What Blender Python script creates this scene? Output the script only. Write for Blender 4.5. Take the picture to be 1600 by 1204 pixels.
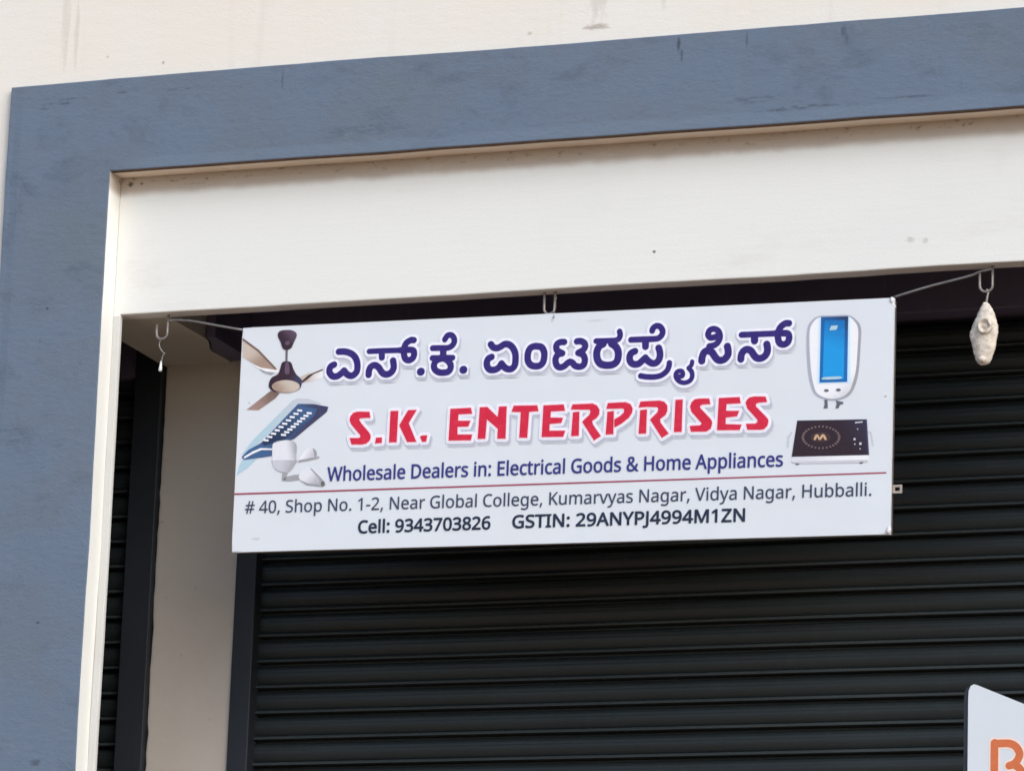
import bpy, bmesh, math, random
import numpy as np
from mathutils import Vector, Matrix, noise

for o in list(bpy.data.objects):
    bpy.data.objects.remove(o)
SC = bpy.context.scene
COL = SC.collection

# ------------------------------------------------------------------ camera, sky, sun, exposure
cam = bpy.data.objects.new("camera", bpy.data.cameras.new("camera"))
COL.objects.link(cam)
right = Vector((0.941916, 0.334135, 0.033884))
down = Vector((-0.048884, 0.236217, -0.970470))
fwd = Vector((-0.332273, 0.912445, 0.238830))
m = Matrix((right, -down, -fwd)).transposed().to_4x4()
m.translation = Vector((3.8943, -10.6686, -3.0510))
cam.matrix_world = m
cam.data.sensor_fit = 'HORIZONTAL'
cam.data.sensor_width = 36.0
cam.data.lens = 155.25
cam.data.clip_start = 0.1
cam.data.clip_end = 3000.0
SC.camera = cam

SUN_ELEV, SUN_AZ = math.radians(34), math.radians(54)     # azimuth measured from straight out of the wall towards the right
wd = bpy.data.worlds.new("World")
SC.world = wd
wd.use_nodes = True
wn = wd.node_tree.nodes
bg = wn["Background"]
sky = wn.new("ShaderNodeTexSky")
sky.sky_type = 'NISHITA'
sky.sun_disc = False
sky.sun_elevation = SUN_ELEV
sky.sun_rotation = math.pi - SUN_AZ
sky.air_density = 1.0
sky.dust_density = 1.6
sky.ozone_density = 2.0
wd.node_tree.links.new(sky.outputs[0], bg.inputs[0])
bg.inputs[1].default_value = 0.15
sun = bpy.data.objects.new("sun", bpy.data.lights.new("sun", 'SUN'))
COL.objects.link(sun)
sun.data.energy = 1.1
sun.data.angle = math.radians(50)
sun.data.color = (1.0, 0.985, 0.96)
sd = Vector((math.sin(SUN_AZ) * math.cos(SUN_ELEV), -math.cos(SUN_AZ) * math.cos(SUN_ELEV), math.sin(SUN_ELEV)))
sun.rotation_euler = sd.to_track_quat('Z', 'Y').to_euler()
sun.location = sd * 30
SC.view_settings.view_transform = 'Standard'
SC.view_settings.look = 'None'
SC.view_settings.exposure = 0.67
SC.view_settings.gamma = 1.0
SC.render.engine = 'CYCLES'
SC.cycles.filter_width = 1.6
SC.cycles.max_bounces = 8
SC.cycles.diffuse_bounces = 5


# ------------------------------------------------------------------ materials
def N(t, kind, **kw):
    n = t.nodes.new(kind)
    for k, v in kw.items():
        setattr(n, k, v)
    return n


def srgb(r, g, b):
    f = lambda c: (c / 255 / 12.92) if c / 255 <= 0.04045 else ((c / 255 + 0.055) / 1.055) ** 2.4
    return (f(r), f(g), f(b))


class Mat:
    """A principled material whose base colour and bump are built up from noise layers."""
    def __init__(self, name, col, rough=0.6, metal=0.0, spec=0.5):
        self.m = bpy.data.materials.new(name)
        self.m.use_nodes = True
        self.t = self.m.node_tree
        self.b = self.t.nodes["Principled BSDF"]
        self.b.inputs["Roughness"].default_value = rough
        self.b.inputs["Metallic"].default_value = metal
        self.b.inputs["Specular IOR Level"].default_value = spec
        rgb = N(self.t, "ShaderNodeRGB")
        rgb.outputs[0].default_value = (*col, 1)
        self.col = rgb.outputs[0]
        self.tc = N(self.t, "ShaderNodeTexCoord")
        self.h = None

    def coords(self, scale):
        mp = N(self.t, "ShaderNodeMapping")
        mp.inputs["Scale"].default_value = scale
        self.t.links.new(self.tc.outputs["Object"], mp.inputs[0])
        return mp.outputs[0]

    def noise(self, scale, detail=6, rough=0.6, dist=0.0):
        n = N(self.t, "ShaderNodeTexNoise")
        n.inputs["Scale"].default_value = 1.0
        n.inputs["Detail"].default_value = detail
        n.inputs["Roughness"].default_value = rough
        n.inputs["Distortion"].default_value = dist
        self.t.links.new(self.coords(scale), n.inputs["Vector"])
        return n.outputs[0]

    def ramp(self, src, lo, hi, a=0.0, b=1.0):
        r = N(self.t, "ShaderNodeMapRange", interpolation_type='SMOOTHSTEP')
        for k, v in zip((1, 2, 3, 4), (lo, hi, a, b)):
            r.inputs[k].default_value = v
        self.t.links.new(src, r.inputs[0])
        return r.outputs[0]

    def math(self, op, a, b):
        n = N(self.t, "ShaderNodeMath", operation=op)
        for i, v in enumerate((a, b)):
            if isinstance(v, (int, float)):
                n.inputs[i].default_value = v
            else:
                self.t.links.new(v, n.inputs[i])
        return n.outputs[0]

    def axis(self, i):
        s = N(self.t, "ShaderNodeSeparateXYZ")
        self.t.links.new(self.tc.outputs["Object"], s.inputs[0])
        return s.outputs[i]

    def spot(self, x, z, rx, rz, wob=1.3, nscale=None):
        """A soft irregular stain at one place of the surface."""
        dx = self.math('DIVIDE', self.math('SUBTRACT', self.axis(0), x), rx)
        dz = self.math('DIVIDE', self.math('SUBTRACT', self.axis(2), z), rz)
        d = self.math('SQRT', self.math('ADD', self.math('MULTIPLY', dx, dx), self.math('MULTIPLY', dz, dz)), 0)
        n = self.math('MULTIPLY', self.math('SUBTRACT', self.noise(nscale or (1.1 / rx, 20, 1.1 / rz), 5, 0.7), 0.5), wob * 2)
        return self.ramp(self.math('ADD', d, n), 1.15, 0.45)

    def tint(self, fac, col, amount=1.0):
        mx = N(self.t, "ShaderNodeMix", data_type='RGBA')
        self.t.links.new(self.math('MULTIPLY', fac, amount), mx.inputs[0])
        self.t.links.new(self.col, mx.inputs[6])
        mx.inputs[7].default_value = (*col, 1)
        self.col = mx.outputs[2]
        return self

    def bump(self, h, amount):
        h = self.math('MULTIPLY', h, amount)
        self.h = h if self.h is None else self.math('ADD', self.h, h)
        return self

    def done(self, strength=1.0, dist=0.001):
        self.t.links.new(self.col, self.b.inputs["Base Color"])
        if self.h is not None:
            bp = N(self.t, "ShaderNodeBump")
            bp.inputs["Strength"].default_value = strength
            bp.inputs["Distance"].default_value = dist
            self.t.links.new(self.h, bp.inputs["Height"])
            self.t.links.new(bp.outputs[0], self.b.inputs["Normal"])
        return self.m


def make_upper_wall():
    a = Mat("cream_wall_paint", (0.80, 0.745, 0.655), 0.85, spec=0.2)
    a.tint(a.ramp(a.noise((1.2, 1.2, 0.8), 5), 0.40, 0.72), (0.785, 0.775, 0.735), 0.8)
    a.tint(a.ramp(a.noise((14, 14, 1.0), 5), 0.55, 0.82), (0.60, 0.53, 0.46), 0.30)
    for x, z, rx, rz, k in ((-1.335, 0.84, 0.014, 0.14, 0.16), (-1.30, 0.80, 0.008, 0.12, 0.18), (0.235, 0.703, 0.04, 0.009, 0.55),
                            (0.235, 0.80, 0.03, 0.10, 0.22), (0.045, 0.70, 0.007, 0.006, 0.4), (0.42, 0.80, 0.01, 0.06, 0.18),
                            (-1.03, 0.70, 0.005, 0.005, 0.55), (-1.20, 0.73, 0.005, 0.004, 0.35), (0.215, 0.845, 0.035, 0.010, 0.9)):
        a.tint(a.spot(x, z, rx, rz), (0.28, 0.22, 0.17), k)
    a.bump(a.noise((14, 14, 40), 5), 0.9).bump(a.noise((160, 160, 160), 4), 0.6)
    return a.done(0.5, 0.002)


def make_blue():
    a = Mat("slate_blue_paint", (0.141, 0.185, 0.250), 0.8, spec=0.25)
    a.tint(a.ramp(a.noise((2.2, 2.2, 3.0), 7, 0.68), 0.40, 0.66), (0.146, 0.178, 0.215), 0.85)
    a.tint(a.ramp(a.noise((6, 6, 10), 7, 0.72, 0.4), 0.50, 0.74), (0.092, 0.118, 0.155), 0.6)
    a.tint(a.ramp(a.noise((9, 9, 14), 7, 0.75, 0.6), 0.54, 0.76), (0.175, 0.215, 0.265), 0.5)
    a.tint(a.ramp(a.noise((26, 26, 70), 6, 0.7, 0.5), 0.60, 0.74), (0.075, 0.095, 0.130), 0.55)
    a.tint(a.ramp(a.noise((40, 40, 90), 5, 0.7, 0.3), 0.66, 0.76), (0.24, 0.29, 0.36), 0.55)
    # smoother, paler strip along the lower margin of the band
    z = a.math('ADD', a.axis(2), a.math('MULTIPLY', a.math('SUBTRACT', a.noise((4, 4, 4), 5), 0.5), 0.05))
    low = a.math('MULTIPLY', a.ramp(z, 0.432, 0.418), a.ramp(a.axis(0), -1.15, -1.05))
    a.tint(low, (0.165, 0.215, 0.285), 0.55)
    for x, z, rx, rz, k in ((0.472, 0.628, 0.006, 0.026, 0.8), (0.481, 0.598, 0.005, 0.018, 0.6), (0.922, 0.632, 0.008, 0.018, 0.5),
                            (0.931, 0.610, 0.006, 0.016, 0.35), (-1.345, 0.597, 0.06, 0.005, 0.9), (-1.30, 0.607, 0.05, 0.004, 0.7), (-1.38, 0.585, 0.03, 0.004, 0.5),
                            (-1.13, 0.615, 0.05, 0.005, 0.6), (-0.97, 0.612, 0.06, 0.005, 0.4), (0.66, 0.628, 0.004, 0.024, 0.5), (-0.66, 0.61, 0.003, 0.03, 0.5),
                            (0.80, 0.43, 0.13, 0.006, 0.7), (1.10, 0.437, 0.10, 0.004, 0.6), (0.70, 0.46, 0.08, 0.012, 0.45), (-0.42, 0.455, 0.16, 0.02, 0.35),
                            (-1.36, 0.02, 0.05, 0.03, 0.22), (-1.33, 0.008, 0.005, 0.004, 0.9), (-1.345, -0.085, 0.004, 0.003, 0.7), (-1.41, -0.33, 0.08, 0.005, 0.5),
                            (-1.40, -0.36, 0.05, 0.02, 0.3), (-1.28, -1.25, 0.015, 0.010, 0.6), (-1.30, -0.87, 0.006, 0.005, 0.7)):
        m_ = a.spot(x, z, rx, rz)
        if rx > 0.02:
            m_ = a.math('MULTIPLY', m_, a.ramp(a.noise((45, 20, 150), 5, 0.7), 0.42, 0.62))
        a.tint(m_, (0.040, 0.050, 0.070), k * 0.85)
    a.bump(a.noise((30, 30, 60), 7, 0.75), 2.6).bump(a.noise((120, 120, 150), 4), 0.7).bump(a.noise((3, 3, 5), 3), 2.0)
    return a.done(0.55, 0.002)


def make_fascia():
    a = Mat("off_white_paint", (0.785, 0.785, 0.738), 0.8, spec=0.25)
    a.tint(a.ramp(a.noise((1.5, 1.5, 3), 5), 0.45, 0.75), (0.75, 0.755, 0.715), 0.7)
    a.tint(a.ramp(a.noise((4, 4, 140), 4, 0.7), 0.55, 0.85), (0.68, 0.67, 0.63), 0.2)
    # dust in the corner under the blue band, with the band's shade painted in
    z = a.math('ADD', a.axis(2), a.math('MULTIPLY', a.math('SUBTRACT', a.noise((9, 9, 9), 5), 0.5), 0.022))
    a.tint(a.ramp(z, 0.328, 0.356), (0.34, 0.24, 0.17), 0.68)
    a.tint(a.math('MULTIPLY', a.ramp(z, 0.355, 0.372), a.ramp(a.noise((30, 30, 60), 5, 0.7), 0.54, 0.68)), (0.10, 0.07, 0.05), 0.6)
    a.tint(a.ramp(a.noise((60, 60, 60), 3), 0.74, 0.80), (0.30, 0.26, 0.22), 0.5)
    a.tint(a.ramp(a.noise((2.5, 2.5, 6), 6, 0.7), 0.55, 0.75), (0.66, 0.63, 0.57), 0.35)
    for x, zz, r, k in ((0.395, 0.085, 0.005, 0.9), (-1.134, 0.372, 0.010, 0.95), (-1.10, 0.372, 0.006, 0.7), (-0.905, 0.373, 0.006, 0.5),
                        (1.09, 0.075, 0.012, 0.25), (1.13, 0.07, 0.01, 0.25)):
        a.tint(a.spot(x, zz, r, r * 0.8), (0.10, 0.085, 0.07), k)
    a.bump(a.noise((5, 5, 60), 5), 0.5).bump(a.noise((150, 150, 150), 4), 0.5)
    return a.done(0.5, 0.002)


def make_plaster(name, col, dark):
    a = Mat(name, col, 0.9, spec=0.15)
    a.tint(a.ramp(a.noise((3, 3, 3), 5), 0.42, 0.7), dark, 0.5)
    a.tint(a.ramp(a.noise((45, 45, 45), 4), 0.68, 0.78), tuple(c * 0.55 for c in dark), 0.5)
    a.bump(a.noise((12, 12, 20), 5), 1.5).bump(a.noise((140, 140, 140), 4), 0.5)
    return a.done(0.5, 0.002)


def make_shutter(name, col, rough):
    a = Mat(name, col, rough, 0.0, 0.36)
    a.tint(a.ramp(a.noise((1.5, 1.5, 2.5), 5), 0.45, 0.75), tuple(c * 1.5 for c in col), 0.6)
    a.tint(a.ramp(a.noise((60, 60, 8), 4), 0.55, 0.85), tuple(c * 2.0 + 0.004 for c in col), 0.35)
    a.bump(a.noise((1.2, 1.2, 260), 4), 0.5).bump(a.noise((2, 2, 6), 3), 2.0)
    return a.done(0.35, 0.002)


def plain(name, col, rough=0.6, metal=0.0, vary=0.12, scale=40, bump=0.3):
    a = Mat(name, col, rough, metal, 0.4)
    a.tint(a.ramp(a.noise((scale,) * 3, 4), 0.35, 0.75), tuple(c * (1 - vary) for c in col), 1.0)
    if bump:
        a.bump(a.noise((scale * 3,) * 3, 4), bump)
    return a.done(0.4, 0.001)


M = {
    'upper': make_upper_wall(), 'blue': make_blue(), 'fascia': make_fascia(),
    'jamb': make_plaster("grey_white_jamb", (0.60, 0.60, 0.57), (0.54, 0.535, 0.50)),
    'pillar': make_plaster("beige_plaster", (0.52, 0.475, 0.42), (0.46, 0.405, 0.35)),
    'beam': make_plaster("brown_grey_plaster", (0.52, 0.465, 0.395), (0.45, 0.39, 0.32)),
    'brown_edge': plain("dark_brown_edge", (0.13, 0.075, 0.05), 0.9, 0, 0.4, 30),  # dark brown front strip on the underside of the blue band
    'dust': make_plaster("dusty_cream", (0.80, 0.68, 0.55), (0.66, 0.53, 0.41)),
    'under': make_plaster("grey_underside", (0.74, 0.70, 0.66), (0.64, 0.60, 0.56)),
    'shutter': make_shutter("charcoal_shutter_paint", (0.0150, 0.0195, 0.0210), 0.46),
    'shutter_lip': make_shutter("highlight_shutter_lip", (0.042, 0.051, 0.054), 0.40),  # paler copy of the shutter paint, a highlight painted along the lips
    'guide': make_shutter("blue_black_channel_paint", (0.016, 0.0195, 0.026), 0.5),
    'hood': make_shutter("dark_hood_sheet", (0.115, 0.098, 0.150), 0.7),
    'wire': plain("dull_wire", (0.30, 0.29, 0.28), 0.45, 0.6, 0.25, 60),
    'hook': plain("weathered_steel", (0.31, 0.275, 0.255), 0.5, 0.5, 0.3, 80),
    'chalk': plain("chalky_coating", (0.72, 0.645, 0.55), 0.95, 0, 0.4, 80, 3.0),
    'chalkdark': plain("chalky_coating_worn", (0.40, 0.31, 0.24), 0.95, 0, 0.4, 90, 1.5),
    'bead': plain("white_plastic_tip", (0.82, 0.80, 0.76), 0.5, 0, 0.05),
    'frame': plain("sign_frame_metal", (0.16, 0.13, 0.12), 0.55, 0.3, 0.3),
    'edge': plain("white_flex_edge", (0.74, 0.73, 0.74), 0.6, 0, 0.08),
    'board2': plain("pale_board_sheet", (0.66, 0.70, 0.735), 0.45, 0, 0.03, 4, 0),
    'post': plain("dark_post_paint", (0.02, 0.024, 0.034), 0.45),
    'lug': plain("zinc_plate", (0.50, 0.42, 0.36), 0.5, 0.5, 0.2),
    'hole': plain("lug_hole_dark", (0.01, 0.01, 0.01), 0.8, 0, 0, 10, 0),
    'ground': plain("dusty_ground", (0.365, 0.24, 0.15), 0.95, 0, 0.3, 6),
    'plinth': plain("cement_step", (0.30, 0.28, 0.25), 0.9, 0, 0.2, 6),
    'inside': plain("dark_interior", (0.05, 0.045, 0.04), 0.9, 0, 0.2, 6),
}


def make_flex():
    a = Mat("printed_white_flex", (0.715, 0.752, 0.785), 0.42, spec=0.35)
    a.tint(a.ramp(a.noise((3, 3, 3), 4), 0.4, 0.7), (0.715, 0.74, 0.77), 0.7)
    a.tint(a.ramp(a.noise((25, 25, 25), 4), 0.68, 0.82), (0.58, 0.62, 0.66), 0.35)
    for x, z, rx, rz, k in ((0.897, 0.05, 0.004, 0.003, 0.8), (-0.885, 0.10, 0.003, 0.003, 0.6), (-0.845, -0.275, 0.012, 0.005, 0.3),
                            (-0.02, 0.295, 0.004, 0.012, 0.4), (0.10, 0.285, 0.03, 0.004, 0.2)):
        a.tint(a.spot(x, z, rx, rz), (0.25, 0.25, 0.26), k)
    a.bump(a.noise((2.0, 2.0, 2.5), 3), 14.0)
    return a.done(0.25, 0.002)


M['flex'] = make_flex()
INK = {
    'indigo': (52, 52, 124), 'ink': (62, 68, 92), 'ink_dark': (34, 42, 66), 'kannada': (48, 33, 112), 'red': (210, 34, 64),
    'outline': (238, 238, 248), 'outline_pink': (243, 226, 232), 'shadow1': (205, 208, 216), 'shadow2': (186, 189, 199), 'rule': (158, 70, 92),
    'shadow_soft': (212, 216, 223),
    'tan': (168, 142, 126), 'tan_dark': (120, 98, 86), 'tan_pale': (203, 188, 174), 'tan_mid': (164, 136, 126), 'white': (240, 240, 242),
    'grey': (160, 160, 164), 'grey_dark': (105, 100, 104), 'grey_pale': (200, 201, 208), 'grey_white': (218, 219, 226), 'bulb': (226, 227, 232),
    'maroon': (56, 34, 46), 'mauve': (98, 78, 98), 'brown_dark': (66, 46, 46), 'ice': (176, 204, 216), 'ice_white': (205, 232, 250),
    'steel': (66, 98, 140), 'steel_pale': (172, 175, 190), 'navy': (38, 54, 86), 'blue': (24, 104, 176), 'cyan': (28, 152, 222),
    'slate': (96, 98, 108), 'slate_blue': (64, 62, 92), 'plum': (46, 30, 40), 'umber': (122, 102, 98), 'sand': (205, 165, 130),
    'orange': (204, 110, 66), 'orange_glow': (238, 214, 200),
}
for k, c in INK.items():
    a = Mat("print_" + k, srgb(*c), 0.42, spec=0.3)
    a.tint(a.ramp(a.noise((60, 60, 60), 4), 0.4, 0.75), tuple(min(1, v * 1.06 + 0.012) for v in srgb(*c)), 1.0)
    M['ink_' + k] = a.done()


# ------------------------------------------------------------------ mesh helpers
def obj(name, bm, mat, parent=None, loc=None, smooth=False):
    me = bpy.data.meshes.new(name)
    bm.normal_update()
    bm.to_mesh(me)
    bm.free()
    mats = mat if isinstance(mat, (list, tuple)) else [mat]
    for mm_ in mats:
        me.materials.append(M[mm_] if isinstance(mm_, str) else mm_)
    if smooth:
        for p in me.polygons:
            p.use_smooth = True
    o = bpy.data.objects.new(name, me)
    COL.objects.link(o)
    if parent is not None:
        o.parent = parent
    if loc is not None:
        o.location = loc
    return o


def empty(name, loc, label, cat, group=None):
    o = bpy.data.objects.new(name, None)
    COL.objects.link(o)
    o.location = loc
    o.empty_display_size = 0.1
    o['label'] = label
    o['category'] = cat
    if group:
        o['group'] = group
    return o


def box(bm, x0, x1, y0, y1, z0, z1, bevel=0.0):
    g = bmesh.ops.create_cube(bm, size=1.0, matrix=Matrix.Translation(((x0 + x1) / 2, (y0 + y1) / 2, (z0 + z1) / 2)) @ Matrix.Diagonal((x1 - x0, y1 - y0, z1 - z0, 1)))
    if bevel:
        es = list({e for v in g['verts'] for e in v.link_edges})
        bmesh.ops.bevel(bm, geom=es, offset=bevel, segments=2, affect='EDGES', profile=0.5)


def boxmesh(*a, bevel=0.0):
    bm = bmesh.new()
    box(bm, *a, bevel=bevel)
    return bm


def prism(pts, z0, z1):
    """Upright prism over an outline in plan."""
    bm = bmesh.new()
    lo = [bm.verts.new((x, y, z0)) for x, y in pts]
    hi = [bm.verts.new((x, y, z1)) for x, y in pts]
    n = len(pts)
    bm.faces.new(lo[::-1])
    bm.faces.new(hi)
    for i in range(n):
        bm.faces.new((lo[i], lo[(i + 1) % n], hi[(i + 1) % n], hi[i]))
    bmesh.ops.recalc_face_normals(bm, faces=bm.faces)
    return bm


def lin(a, b, step):
    n = max(1, round((b - a) / step))
    return [a + (b - a) * i / n for i in range(n + 1)]


def plate(xs, zs, keep, ys, wob=0.002, pick=None, freq=1.7, bevel=0.004):
    """A hand-plastered slab: a grid in x and z (cells chosen by keep), as thick as ys tells, its edges and face slightly uneven."""
    bm = bmesh.new()
    vs = {}
    def V(i, j, k):
        if (i, j, k) not in vs:
            vs[i, j, k] = bm.verts.new((xs[i], ys[k], zs[j]))
        return vs[i, j, k]
    nx, nz, ny = len(xs) - 1, len(zs) - 1, len(ys) - 1
    on = {(i, j) for i in range(nx) for j in range(nz) if keep((xs[i] + xs[i + 1]) / 2, (zs[j] + zs[j + 1]) / 2)}
    for (i, j) in on:
        bm.faces.new((V(i, j, 0), V(i + 1, j, 0), V(i + 1, j + 1, 0), V(i, j + 1, 0)))
        bm.faces.new((V(i, j + 1, ny), V(i + 1, j + 1, ny), V(i + 1, j, ny), V(i, j, ny)))
        for di, dj, a, b in ((-1, 0, (i, j + 1), (i, j)), (1, 0, (i + 1, j), (i + 1, j + 1)), (0, -1, (i, j), (i + 1, j)), (0, 1, (i + 1, j + 1), (i, j + 1))):
            if (i + di, j + dj) not in on:
                for k in range(ny):
                    f = bm.faces.new((V(*a, k), V(*a, k + 1), V(*b, k + 1), V(*b, k)))
                    if pick:
                        c = f.calc_center_median()
                        f.material_index = pick((di, dj), k, c)
    bmesh.ops.recalc_face_normals(bm, faces=bm.faces)
    if bevel:
        es = [e for e in bm.edges if len(e.link_faces) == 2 and abs(e.verts[0].co.y - ys[0]) < 1e-6 and abs(e.verts[1].co.y - ys[0]) < 1e-6
              and e.link_faces[0].normal.dot(e.link_faces[1].normal) < 0.5]
        bmesh.ops.bevel(bm, geom=es, offset=bevel, segments=2, affect='EDGES', profile=0.6)
    for v in bm.verts:
        p = Vector((v.co.x * freq, v.co.y * 0.5, v.co.z * freq))
        q = Vector((v.co.x * 9, 3.0, v.co.z * 9))
        v.co.x += wob * noise.noise(p + Vector((7, 0, 0))) + 0.4 * wob * noise.noise(q)
        v.co.z += wob * noise.noise(p + Vector((0, 0, 13))) + 0.4 * wob * noise.noise(q + Vector((5, 1, 2)))
        v.co.y += 0.8 * wob * noise.noise(p + Vector((0, 31, 0)))
    return bm


def tube(bm, pts, r, n=8, cap=True):
    pts = [Vector(p) for p in pts]
    rings = []
    up = Vector((0.3, 0.2, 1)).normalized()
    for i, p in enumerate(pts):
        d = (pts[min(i + 1, len(pts) - 1)] - pts[max(i - 1, 0)]).normalized()
        a = d.cross(up)
        if a.length < 1e-3:
            a = d.cross(Vector((1, 0, 0)))
        a.normalize()
        b = a.cross(d).normalized()
        up = b.cross(a) if False else up
        rr = r[i] if isinstance(r, (list, tuple)) else r
        rings.append([bm.verts.new(p + (a * math.cos(2 * math.pi * k / n) + b * math.sin(2 * math.pi * k / n)) * rr) for k in range(n)])
    for u, w in zip(rings, rings[1:]):
        for k in range(n):
            bm.faces.new((u[k], u[(k + 1) % n], w[(k + 1) % n], w[k]))
    if cap:
        bm.faces.new(rings[0][::-1])
        bm.faces.new(rings[-1])


def tubemesh(pts, r, n=8):
    bm = bmesh.new()
    tube(bm, pts, r, n)
    bmesh.ops.recalc_face_normals(bm, faces=bm.faces)
    return bm


def spline(pts, sub=6, closed=False):
    pts = [np.array(p, float) for p in pts]
    n = len(pts)
    if n < 3:
        return pts
    out = []
    for i in range(n if closed else n - 1):
        if closed:
            p0, p1, p2, p3 = pts[i - 1], pts[i], pts[(i + 1) % n], pts[(i + 2) % n]
        else:
            p1, p2 = pts[i], pts[i + 1]
            p0 = pts[i - 1] if i else 2 * p1 - p2
            p3 = pts[i + 2] if i + 2 < n else 2 * p2 - p1
        for k in range(sub):
            t = k / sub
            out.append(0.5 * (2 * p1 + (p2 - p0) * t + (2 * p0 - 5 * p1 + 4 * p2 - p3) * t * t + (3 * p1 - p0 - 3 * p2 + p3) * t ** 3))
    if not closed:
        out.append(pts[-1])
    return out


# ------------------------------------------------------------------ lettering: outlines found on a distance field, so that strokes merge cleanly
class Field:
    def __init__(self, x0, x1, y0, y1, h):
        self.h, self.x0, self.y0 = h, x0, y0
        self.X = np.arange(x0, x1 + h, h)
        self.Y = np.arange(y0, y1 + h, h)
        self.F = np.full((len(self.Y), len(self.X)), 99.0)
        self.pad = 14.0

    def window(self, pts):
        a = np.array(pts)
        i0 = max(0, int((a[:, 0].min() - self.pad - self.x0) / self.h))
        i1 = min(len(self.X), int((a[:, 0].max() + self.pad - self.x0) / self.h) + 2)
        j0 = max(0, int((a[:, 1].min() - self.pad - self.y0) / self.h))
        j1 = min(len(self.Y), int((a[:, 1].max() + self.pad - self.y0) / self.h) + 2)
        gx, gy = np.meshgrid(self.X[i0:i1], self.Y[j0:j1])
        return (slice(j0, j1), slice(i0, i1)), gx, gy

    @staticmethod
    def seg(gx, gy, a, b):
        dx, dy = b[0] - a[0], b[1] - a[1]
        L = dx * dx + dy * dy
        t = np.clip(((gx - a[0]) * dx + (gy - a[1]) * dy) / L, 0, 1) if L > 1e-12 else 0.0
        return np.hypot(gx - a[0] - t * dx, gy - a[1] - t * dy)

    def stroke(self, pts, width):
        w, gx, gy = self.window(pts)
        d = self.F[w]
        for a, b in zip(pts, pts[1:]):
            d = np.minimum(d, self.seg(gx, gy, a, b) - width / 2)
        self.F[w] = d

    def contours(self, polys):
        w, gx, gy = self.window([p for c in polys for p in c])
        d = np.full(gx.shape, 99.0)
        ins = np.zeros(gx.shape, bool)
        for c in polys:
            for a, b in zip(c, c[1:] + c[:1]):
                d = np.minimum(d, self.seg(gx, gy, a, b))
                if a[1] != b[1]:
                    cross = ((a[1] > gy) != (b[1] > gy)) & (gx < (b[0] - a[0]) * (gy - a[1]) / (b[1] - a[1]) + a[0])
                    ins ^= cross
        self.F[w] = np.minimum(self.F[w], np.where(ins, -d, d))

    def outline(self, level, tol=0.15):
        F = self.F - level
        F = np.where(np.abs(F) < 1e-9, 1e-9, F)
        s = F < 0
        c = s[:-1, :-1].astype(int) + 2 * s[:-1, 1:] + 4 * s[1:, 1:] + 8 * s[1:, :-1]
        js, is_ = np.nonzero((c > 0) & (c < 15))
        nxt = {}
        pos = {}
        def ept(e):
            if e not in pos:
                k, j, i = e
                if k == 0:
                    a, b = F[j, i], F[j, i + 1]
                    pos[e] = (self.x0 + (i + a / (a - b)) * self.h, self.y0 + j * self.h)
                else:
                    a, b = F[j, i], F[j + 1, i]
                    pos[e] = (self.x0 + i * self.h, self.y0 + (j + a / (a - b)) * self.h)
            return e
        T = {1: [(3, 0)], 2: [(0, 1)], 3: [(3, 1)], 4: [(1, 2)], 5: [(3, 2), (1, 0)], 6: [(0, 2)], 7: [(3, 2)], 8: [(2, 3)], 9: [(2, 0)],
             10: [(0, 3), (2, 1)], 11: [(2, 1)], 12: [(1, 3)], 13: [(1, 0)], 14: [(0, 3)]}
        for j, i in zip(js.tolist(), is_.tolist()):
            E = ((0, j, i), (1, j, i + 1), (0, j + 1, i), (1, j, i))
            for a, b in T[int(c[j, i])]:
                nxt[ept(E[a])] = ept(E[b])
        loops = []
        while nxt:
            s0, e = nxt.popitem()
            loop = [s0]
            while e != s0 and e in nxt:
                loop.append(e)
                e = nxt.pop(e)
            P = [pos[q] for q in loop]
            if len(P) > 4:
                P = simplify(P, tol)
                if len(P) > 2:
                    loops.append(P)
        return loops


def simplify(P, tol):
    P = np.array(P)
    k = int(np.argmax(np.hypot(*(P - P[0]).T)))
    def dp(A):
        if len(A) < 3:
            return A[:-1].tolist()
        a, b = A[0], A[-1]
        d = b - a
        L = max(np.hypot(*d), 1e-9)
        e = np.abs((A[:, 0] - a[0]) * d[1] - (A[:, 1] - a[1]) * d[0]) / L
        i = int(np.argmax(e))
        if e[i] < tol:
            return [A[0].tolist()]
        return dp(A[:i + 1]) + dp(A[i:])
    return dp(P[:k + 1]) + dp(np.vstack([P[k:], P[:1]]))


LAYER = 0.0004
def printed(name, loops, ink, layer, parent, dx=0.0, dz=0.0):
    """A printed shape: filled outlines (holes kept) lying on the face of a sign, each ink layer 0.4 mm above the last. Outlines in mm."""
    cu = bpy.data.curves.new(name, 'CURVE')
    cu.dimensions = '2D'
    cu.fill_mode = 'BOTH'
    for P in loops:
        s = cu.splines.new('POLY')
        s.points.add(len(P) - 1)
        for q, (x, y) in zip(s.points, P):
            q.co = ((x + dx) / 1000, (y + dz) / 1000, 0, 1)
        s.use_cyclic_u = True
    t = bpy.data.objects.new(name, cu)
    COL.objects.link(t)
    bpy.context.view_layer.update()
    me = bpy.data.meshes.new_from_object(t.evaluated_get(bpy.context.evaluated_depsgraph_get()))
    bpy.data.objects.remove(t)
    bpy.data.curves.remove(cu)
    me.transform(Matrix.Translation((0, -LAYER * layer, 0)) @ Matrix.Rotation(math.pi / 2, 4, 'X'))
    me.name = name
    me.materials.clear()
    me.materials.append(M['ink_' + ink])
    o = bpy.data.objects.new(name, me)
    COL.objects.link(o)
    o.parent = parent
    return o


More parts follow.
